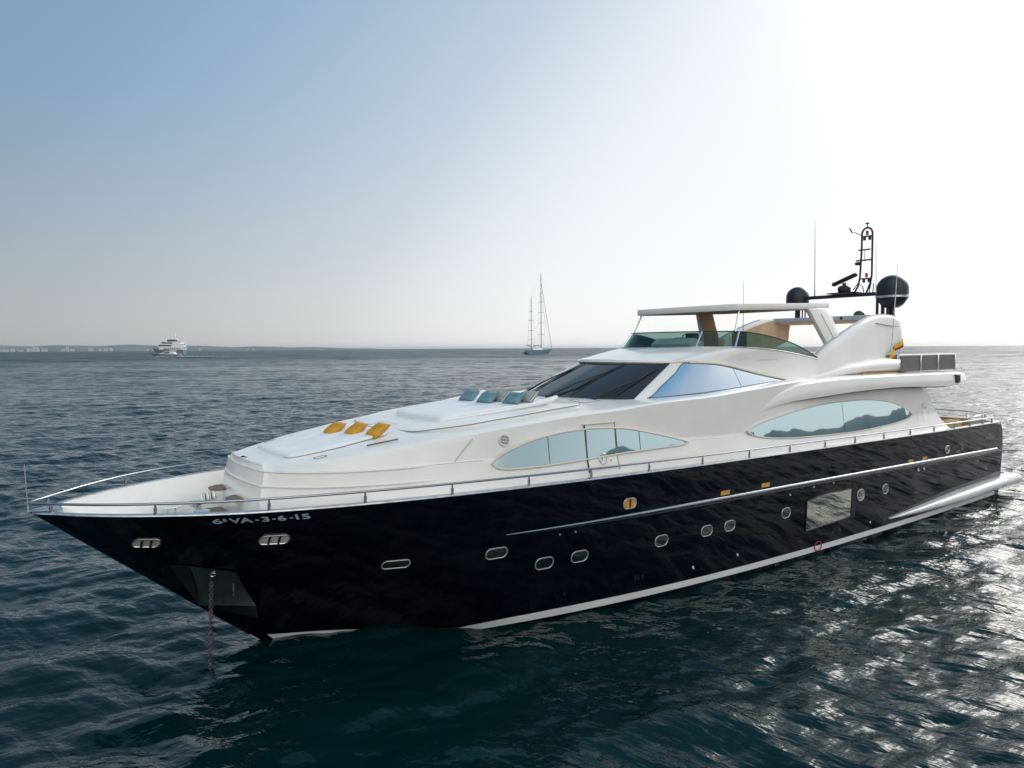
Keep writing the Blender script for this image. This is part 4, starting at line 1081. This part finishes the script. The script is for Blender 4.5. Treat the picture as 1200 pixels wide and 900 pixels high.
# ---- hardtop
ht = empty("hardtop", (0, 0, 0), 0, yacht)
hp = [(14.4, -1.95), (14.62, -.9), (14.65, 0), (14.62, .9), (14.4, 1.9), (9.75, 2.0), (9.65, 0), (9.75, -2.05)]
hz_ = lambda x: 6.87 + (14.4 - x) * .037
MB().prism([(x, y, hz_(x)) for x, y in hp], (0, 0, .19)).build("roof_panel", WHITE, ht, bevel=.03)
MB().prism([(x - (x - 12) * .03, y * .95, hz_(x) - .012) for x, y in hp], (0, 0, .012)).build("lining", BEIGE, ht)
MB().tube([(14.2, 1.82, 6.95), (14.62, 2.0, 6.27)], .026, 8).build("post", STEEL, ht)
MB().tube([(14.25, -1.85, 6.95), (14.55, -1.95, 6.27)], .026, 8).build("post", STEEL, ht)
for side in (1, -1):
    sx = 0 if side > 0 else .45
    A = [(10.95 + sx, 7.0), (9.78 + sx * 2, 7.08), (9.45 + sx, 6.02), (9.95 + sx, 5.72), (10.2 + sx, 5.72)]
    MB().prism([(x, side * (1.86 + (7.0 - z) * .24), z) for x, z in A], (0, side * .16, 0)).build("rear_arm", WHITE, ht, bevel=.03)
    MB().tube([(x, side * (2.03 + (7.0 - z) * .24), z) for x, z in ((10.35 + sx, 6.85), (9.78 + sx, 5.9))], .018, 6).build("groove", CREAM, ht)
    cx_ = sum(p[0] for p in A) / 5; cz_ = sum(p[1] for p in A) / 5
    MB().poly([(cx_ + (x - cx_) * .93, side * (1.856 + (7.0 - z) * .24), cz_ + (z - cz_) * .93) for x, z in A]).build("arm_inner_shade", BEIGE, ht)  # beige sheet: shaded tone of the arm's inner face put in as colour

# ---- radar arch: two swept fins, cross beam, pods
arch = empty("radar_arch", (0, 0, 0), 0, yacht)
FU = curve([(5.50, 6.31), (5.53, 6.46), (5.65, 6.64), (5.92, 6.82), (6.3, 6.93), (6.72, 6.95), (7.1, 6.92), (7.59, 6.83), (8.3, 6.65), (8.95, 6.44), (9.45, 6.26), (9.97, 6.06), (10.45, 5.88), (10.94, 5.66), (11.4, 5.36), (11.75, 5.1), (12.08, 4.83)])
FB = curve([(5.50, 6.29), (5.53, 6.17), (5.65, 6.02), (6.0, 5.90), (6.5, 5.70), (6.9, 5.50), (7.25, 5.25), (8, 4.95), (12.08, 4.80)])
FXS = np.concatenate([[5.50, 5.515, 5.53, 5.57, 5.65, 5.78, 5.92, 6.1], np.linspace(6.3, 11.9, 40), [12.0, 12.08]])
fin_y = lambda x, z: 2.36 + .03 * (x - 8) / 4 - .10 * (z - 5)
for side in (1, -1):
    g = []
    for x in FXS:
        zu, zl = float(FU(x)), float(FB(x)); hz2 = (zu - zl) / 2; hw = .25 * min(1, (12.2 - x) / 1.6) * min(1, .25 + (x - 5.5) / .5)
        ring = []
        for k in range(28):
            a = 2 * PI * k / 28; c, s = math.cos(a), math.sin(a)
            z = (zu + zl) / 2 + hz2 * math.copysign(abs(s) ** .45, s)
            ring.append((x, side * (fin_y(x, z) + hw * math.copysign(abs(c) ** .75, c)), z))
        g.append(ring)
    MB().grid(g, cv=True).build("fin", WHITE, arch, 60)
    # beige sheet that paints the warm shaded tone of the inner face
    MB().grid([[(x, side * (fin_y(x, z) - .262), z) for z in (lerp(float(FB(x)), float(FU(x)), v) for v in (.10, .5, .93))] for x in np.linspace(5.75, 9.2, 24)]).build("fin_inner_shade", BEIGE, arch)
    MB().tube([(x, side * fin_y(x, float(FU(x))), float(FU(x)) + .012) for x in np.linspace(11.0, 7.4, 16)], .022, 6).build("fin_rail", DULLSTEEL, arch)
    # torpedo pod
    g = []
    cz = curve([(5.55, 5.15), (6.5, 5.15), (7.4, 5.20), (9.5, 5.12), (11, 4.96), (12.25, 4.86)])
    rz = curve([(5.55, .02), (5.60, .09), (5.72, .16), (5.95, .21), (6.4, .245), (7.4, .26), (9.5, .20), (11, .11), (12.25, .015)])
    for x in np.concatenate([[5.55, 5.57, 5.6, 5.66, 5.75, 5.9, 6.1, 6.4], np.linspace(6.8, 12.25, 26)]):
        r = float(rz(x)); w = r * 2.1
        g.append([(x, side * (2.46 + w * math.cos(a)), float(cz(x)) + r * math.sin(a)) for a in np.arange(20) * 2 * PI / 20])
    MB().grid(g, cv=True).build("pod", WHITE, arch, 60)
    MB().box((7.9, side * 2.72, 4.965), (2.6, .3, .06), bev=.02).build("pod_base", TAN, arch)
MB().prism([(6.75, -2.15, 6.76), (6.75, 2.15, 6.76), (5.6, 2.15, 6.70), (5.6, -2.15, 6.70)], (0, 0, .17)).build("cross_beam", BEAMSHADE, arch, bevel=.03)
MB().prism([(6.7, -2.1, 6.74), (6.7, 2.1, 6.74), (5.65, 2.1, 6.68), (5.65, -2.1, 6.68)], (0, 0, .012)).build("beam_lining", BEIGE, arch)
MB().box((6.77, .75, 6.85), (.03, .08, .1)).build("deck_speaker", DARKSEAT, arch)
MB().tube([(7.7, 2.46, 6.60), (6.9, 2.50, 6.53), (6.3, 2.50, 6.51)], .012, 6).build("handrail", SEAM, arch)

# ---- black gantry, domes, radar, light mast
GX = 5.4; GZ = 7.74
gt = empty("mast_gantry", (0, 0, 0), 0, yacht)
MB().box((GX, -.05, GZ), (.18, 3.3, .13), bev=.03).build("cross_bar", MASTP, gt)
for y in (1.35, 1.55, 1.72):
    MB().tube([(GX, y, 6.85), (GX, y, GZ + .05)], .05 if y != 1.55 else .065, 10).build("leg", MASTP, gt)
for y in (-1.72, -1.6, -1.48):
    MB().tube([(GX, y - (.0), 6.85), (GX, y, GZ)], .028, 8).build("leg", MASTP, gt)
def dome(x, y, z, r, body_h, name="satellite_dome", band=False, cyl=.6):
    d_ = empty(name, (0, 0, 0), 0, yacht)
    prof = [(0, -r * .75)] + [(r * .42, -r * .75), (r * .7, -r * .55), (r * .93, -r * .18), (r, -.02)] if band else [(0, -body_h), (r * .97, -body_h), (r, -body_h + .03)]
    prof += [(r, 0.0), (r, r * cyl)] + [(r * math.cos(a), r * cyl + r * .95 * math.sin(a)) for a in np.linspace(.12, PI / 2, 12)]
    MB().lathe(prof, (x, y, z), 32).build("shell", DOME, d_, 40)
    if band: MB().lathe([(r * 1.01, -.05), (r * 1.04, -.04), (r * 1.04, .02), (r * 1.01, .03)], (x, y, z), 32).build("band", DULLSTEEL, d_)
    MB().lathe([(0, -r * .75 - .02), (.11, -r * .75 - .02), (.11, 0), (0, 0)] if not band else [(.17, -1.0), (.17, -.96), (.10, -.94), (.10, -.3), (0, -.3)], (x, y, z - (0 if not band else 0)), 16).build("pedestal", MASTP, d_)
dome(5.3, -1.88, 7.66, .43, .10, cyl=.35)
dome(5.2, 1.78, 7.62, .53, .2, band=True, cyl=.5)
MB().tube([(5.3, -1.88, 6.85), (5.3, -1.88, 7.58)], .09, 10).build("dome_post", MASTP, yacht)
# open-array radar
rd = empty("radar", (0, 0, 0), 0, yacht)
MB().box((GX, .1, GZ + .10), (.55, 1.1, .04), bev=.01).build("bracket", MASTP, rd)
MB().lathe([(0, 0), (.20, 0), (.23, .06), (.23, .18), (.17, .25), (.07, .27), (.07, .36), (0, .36)], (GX, .1, GZ + .12), 20).build("pedestal", DOME, rd)
_d = Vector((.25, .93, .27)).normalized(); _q = Vector((1, 0, 0)).rotation_difference(_d).to_matrix()
MB().box((GX, .1, GZ + .60), (1.15, .16, .13), rot=np.array(_q), bev=.045).build("antenna_bar", DOME, rd)
MB().tube([(GX, .45, GZ + .2), (GX, .62, GZ + .42), (GX, .8, GZ + .3), (GX, .85, GZ + .05)], .018, 6).build("cable", MASTP, rd)
# light mast: two uprights joined by a hoop
lm = empty("light_mast", (0, 0, 0), 0, yacht)
ya, yb = .74, 1.13
pts = [(GX, .45, GZ + .02), (GX, .62, GZ + .3), (GX, ya - .05, GZ + .6), (GX, ya, 9.4), (GX, ya, 9.95)] + [(GX, (ya + yb) / 2 - .195 * math.cos(a), 9.95 + .22 * math.sin(a)) for a in np.linspace(.2, PI - .2, 9)] + [(GX, yb, 9.95), (GX, yb, 9.4), (GX, yb, GZ + .7), (GX, yb - .05, GZ + .4), (GX, yb - .2, GZ + .03)]
MB().tube(pts, .036, 8).build("uprights", MASTP, lm)
for z in (8.32, 9.0, 9.86):
    MB().tube([(GX, ya - (.2 if z == 9.0 else 0), z), (GX, yb, z)], .03, 6).build("rung", MASTP, lm)
MB().tube([(GX, ya - .12, 9.38), (GX, ya + .32, 9.38)], .028, 6).build("rung", MASTP, lm)
MB().tube([(GX, ya + .12, 9.38), (GX, ya + .12, 8.95)], .012, 6).build("rung", MASTP, lm)
for z in (8.32, 9.86):
    MB().lathe([(0, .16), (.045, .15), (.05, 0), (0, 0)], (GX, (ya + yb) / 2, z + .05), 12).build("red_lamp", RED, lm)
    for y in (ya + .1, yb - .1):
        MB().lathe([(0, .0), (.05, 0), (.05, -.14), (0, -.14)], (GX, y, z), 10).build("lamp", MASTP, lm)
MB().lathe([(0, 0), (.10, 0), (.13, .06), (.10, .1), (0, .12)], (GX, ya - .12, 8.84), 14).build("lamp", DOME, lm)
MB().lathe([(.02, 0), (.02, .1), (.07, .12), (.07, .15), (0, .16)], (GX, (ya + yb) / 2, 10.2), 10).build("anchor_light", DOME, lm)
MB().tube([(GX, ya, 9.9), (GX, ya - .2, 10.02), (GX, ya - .32, 10.08)], .014, 6).build("wind_vane_arm", MASTP, lm)
MB().box((GX, ya - .42, 10.15), (.03, .05, .22), rot=np.array([[1, 0, 0], [0, .86, -.5], [0, .5, .86]]), bev=.008).build("wind_vane", MASTP, lm)
MB().tube([(GX, ya + .3, GZ + .05), (GX, ya + .36, GZ + .38), (GX, ya + .46, GZ + .38), (GX, ya + .44, GZ + .05)], .02, 6).build("cable_loop", MASTP, lm)
MB().lathe([(.03, 0), (.03, .2), (.10, .24), (.10, .28), (0, .3)], (GX, 1.55, GZ + .05), 12).build("horn", MASTP, yacht)
MB().lathe([(0, 0), (.17, .02), (.19, .10), (.14, .16), (0, .18)], (5.9, .95, 6.92), 16, axis=(.6, .3, .3)).build("searchlight", DOME, yacht)
# whip aerials
for p, q, r in (((4.7, -1.5, 7.75), (4.75, -1.5, 10.85), .022), ((9.3, -1.55, 5.6), (9.3, -1.55, 8.25), .018), ((7.15, 2.72, 5.60), (6.75, 2.68, 8.62), .020), ((6.0, 1.6, 7.7), (6.1, 1.6, 9.75), .012)):
    a_ = empty("whip_aerial", (0, 0, 0), 0, yacht); p, q = np.array(p), np.array(q)
    MB().tube([p, lerp(p, q, .12)], [r * 1.6, r * 1.3], 8).build("base", DULLSTEEL, a_)
    MB().tube([lerp(p, q, .12), lerp(p, q, .6), q], [r, r * .8, r * .35], 6).build("whip", SILVER if r < .02 else DULLSTEEL, a_)

# ---- aft upper-deck rail with grey screens
ur = empty("upper_deck_rail", (0, 0, 0), 0, yacht)
for side in (1, -1):
    for x0, x1 in ((7.1, 5.75), (5.70, 4.42), (4.37, 3.05)):
        MB().box(((x0 + x1) / 2, side * 3.0, 5.24), (x0 - x1, .02, .50), bev=.006).build("screen_panel", GREYMESH, ur)
    for x in (5.72, 4.40, 3.02):
        MB().box((x, side * 3.02, 5.24), (.07, .07, .60), bev=.015).build("post", STEEL, ur)
    MB().tube([(7.2, side * 3.0, 5.53), (2.98, side * 3.0, 5.53)], .03, 8).build("top_rail", WHITE, ur)
for y0, y1 in ((-3.0, -1.0), (-1.0, 1.0), (1.0, 3.0)):
    MB().box((3.0, (y0 + y1) / 2, 5.24), (.02, y1 - y0 - .06, .5), bev=.006).build("screen_panel", GREYMESH, ur)
MB().tube([(3.0, -3.0, 5.53), (3.0, 3.0, 5.53)], .03, 8).build("top_rail", WHITE, ur)

# ---- aft cockpit
ck = empty("cockpit_sofa", (0, 0, 0), 0, yacht)
MB().box((.75, 0, 2.35), (.7, 5.2, .35), bev=.08).build("seat", TAN, ck)
MB().box((.40, 0, 2.72), (.2, 5.2, .5), bev=.06).build("backrest", TAN, ck)
MB().box((3.3, 2.9, 2.75), (1.5, .5, .7), bev=.08).build("side_locker", TAN, yacht)
pts = [(2.4, 3.3, 3.02), (2.3, 3.3, 3.16), (.5, 3.15, 3.2), (-.25, 2.2, 3.2), (-.35, 0, 3.2), (-.25, -2.2, 3.2), (.5, -3.15, 3.2), (3.9, -3.3, 3.25), (4, -3.3, 3.02)]
st_r = MB().tube(pts, .024, 8).build("stern_rail", STEEL, yacht, 60)
for p in ((.5, 3.15), (-.25, 2.2), (-.35, 0), (-.25, -2.2), (.5, -3.15), (2.2, -3.25)):
    MB().tube([(p[0], p[1], 2.88), (p[0], p[1], 3.2)], .018, 6).build("stanchion", STEEL, st_r)
for y in (2.9, -2.9):
    o = MB().tube([(-.02 + .13 * math.cos(t), y, 3.1 + .13 * math.sin(t)) for t in np.linspace(0, 2 * PI, 17)[:-1]], .02, 6, closed=True).build("stern_roller", STEEL, yacht)

# ================================================================== loose things on the yacht
def yw(x, y, z):                 # yacht coordinates to world
    c, s = math.cos(3.77698), math.sin(3.77698)
    return (16.8367 + x * c - y * s, 30.2038 + x * s + y * c, z)
def cushion_mesh(w, h, d):
    """pillow: pinched corners, full middle; lies in u,v with thickness along n"""
    n = 14; g1, g2 = [], []
    for i in range(n + 1):
        r1, r2 = [], []
        for j in range(n + 1):
            u, v = -1 + 2 * i / n, -1 + 2 * j / n
            e = (1 - abs(u) ** 3.2) * (1 - abs(v) ** 3.2)
            pin = 1 - .07 * (1 - u * u) - .0
            x = w / 2 * u * (1 - .06 * (1 - v * v) * 0 - .05 * (1 - abs(v)) * 0) * (1 - .08 * (1 - v * v) * abs(u) ** 6)
            y = h / 2 * v * (1 - .08 * (1 - u * u) * abs(v) ** 6)
            t = d / 2 * e ** .42 * (1 + .06 * math.sin(5 * u + 3 * v))
            r1.append((x, y, t)); r2.append((x, y, -t))
        g1.append(r1); g2.append(r2)
    return MB().grid(g1).grid(g2)
def place_cushion(name, m, x, y, base_z, w, h, d, tilt, yaw, label, group):
    """stands on its lower edge, leaning back towards the stern"""
    o = cushion_mesh(w, h, d).build(name, m, None, 60)
    # local: u across, v up the cushion
    cy, sy = math.cos(yaw), math.sin(yaw)
    U = Vector((-sy, cy, 0)); N0 = Vector((cy, sy, 0))          # N0 points to the bow
    V = Vector((-N0.x * math.cos(tilt), -N0.y * math.cos(tilt), math.sin(tilt)))
    N = U.cross(V); c = Vector((x, y, base_z)) + V * (h / 2)
    M4 = Matrix(((U.x, V.x, N.x, c.x), (U.y, V.y, N.y, c.y), (U.z, V.z, N.z, c.z), (0, 0, 0, 1)))
    Mw = Matrix.Translation((16.8367, 30.2038, 0)) @ Matrix.Rotation(3.77698, 4, 'Z') @ M4
    o.matrix_world = Mw
    tag(o, label, "cushion", group)
    n = 40; pp = []
    for i in range(n):
        a = 2 * PI * i / n; c_, s_ = math.cos(a), math.sin(a); q = max(abs(c_), abs(s_)); u, v = c_ / q, s_ / q
        pp.append((w / 2 * u * (1 - .08 * (1 - v * v) * abs(u) ** 6), h / 2 * v * (1 - .08 * (1 - u * u) * abs(v) ** 6), 0))
    MB().tube(pp, .009, 6, closed=True).build("piping", m, o)
    return o
for (x, y, yw_, lab) in ((25.70, -.22, .15, "mustard yellow cushion at the far end of the front row, nearest the open sea"),
                         (25.50, .43, .12, "mustard yellow cushion between the two other yellow cushions"),
                         (25.31, 1.08, .10, "mustard yellow cushion at the near end of its row, above the black hull side")):
    place_cushion("cushion", YELLOW, x, y, pz(x) + .03, .41, .44, .17, R_(33), yw_, lab, "mustard cushions on the front sunpad")
for (x, y, lab) in ((21.97, -.55, "teal cushion at the far end of its row on the raised sunpad"),
                    (22.0, .3, "teal cushion in the middle of its row below the windscreen"),
                    (21.8, 1.1, "teal cushion at the near end of its row on the raised sunpad")):
    place_cushion("cushion", BLUE, x, y, pz(x) + .13, .54, .36, .15, R_(42), .1, lab, "teal cushions on the raised sunpad")
STRIPE = mat("striped_cushion_cloth", rough=.85)
n_, l_, b_ = nodes(STRIPE)
_tc = n_.new("ShaderNodeTexCoord"); _wv = n_.new("ShaderNodeTexWave"); _wv.inputs["Scale"].default_value = 7; _cr = n_.new("ShaderNodeValToRGB")
_cr.color_ramp.interpolation = 'CONSTANT'; _cr.color_ramp.elements[0].color = (.55, .55, .50, 1); _cr.color_ramp.elements[1].color = (.14, .15, .14, 1); _cr.color_ramp.elements[1].position = .5
l_.new(_tc.outputs["Object"], _wv.inputs[0]); l_.new(_wv.outputs["Color"], _cr.inputs[0]); l_.new(_cr.outputs[0], b_.inputs["Base Color"])
for (x, y, lab) in ((21.70, .42, "grey and white striped cushion tucked behind the middle teal cushion"),
                    (21.48, 1.22, "grey and white striped cushion tucked behind the nearest teal cushion")):
    place_cushion("cushion", STRIPE, x, y, pz(x) + .13, .50, .36, .14, R_(42), .1, lab, "striped cushions on the raised sunpad")

# Spanish ensign hanging furled behind the port fin
fl = MB()
def flag_pt(u, v):
    # u along the hoist (down the staff), v out along the fly; cloth hangs in folds
    return (4.45 + .75 * v + .1 * u * v, 1.75 + .12 * math.sin(8 * v + 2 * u), 6.22 - .42 * u - .34 * v - .25 * u * v)
fo = []
G = [[flag_pt(u, v) for v in np.linspace(0, 1, 16)] for u in np.linspace(0, 1, 13)]
flag = fl.grid(G).build("flag", YELF, None, 60, mats=[YELF, REDF])
for p in flag.data.polygons:
    pass
_k = 15
for i, p in enumerate(flag.data.polygons):
    r = i // _k
    p.material_index = 1 if (r < 3 or r >= 9) else 0
sol = flag.modifiers.new("thickness", 'SOLIDIFY'); sol.thickness = .006
flag.matrix_world = Matrix.Translation((16.8367, 30.2038, 0)) @ Matrix.Rotation(3.77698, 4, 'Z')
tag(flag, "red and yellow Spanish flag hanging in folds behind the radar arch", "flag")
MB().tube([(4.55, 1.75, 4.9), (4.40, 1.75, 6.4)], .016, 8).build("flagstaff", STEEL, yacht)

# anchor chain: interlocked links from the hawse ring to the water
ch = MB()
top = np.array(on_hull(28.33, 1.78, .12)); bot = np.array([28.38, .62, -.45]); nl = 40
for i in range(nl):
    t = (i + .5) / nl; c = lerp(top, bot, t) ; dirv = (bot - top) / np.linalg.norm(bot - top)
    s1 = np.cross(dirv, [0, 1, 0]); s1 /= np.linalg.norm(s1); s2 = np.cross(dirv, s1)
    q = s1 if i % 2 else s2; L_ = np.linalg.norm(bot - top) / nl
    ch.tube([c + dirv * (L_ * .72 * math.cos(a)) + q * (.030 * math.sin(a)) for a in np.linspace(0, 2 * PI, 11)[:-1]], .0115, 5, closed=True)
chain = ch.build("anchor_chain", IRON, None, 60)
chain.matrix_world = Matrix.Translation((16.8367, 30.2038, 0)) @ Matrix.Rotation(3.77698, 4, 'Z')
tag(chain, "rusty anchor chain hanging from the bow of the black yacht into the water", "anchor chain")
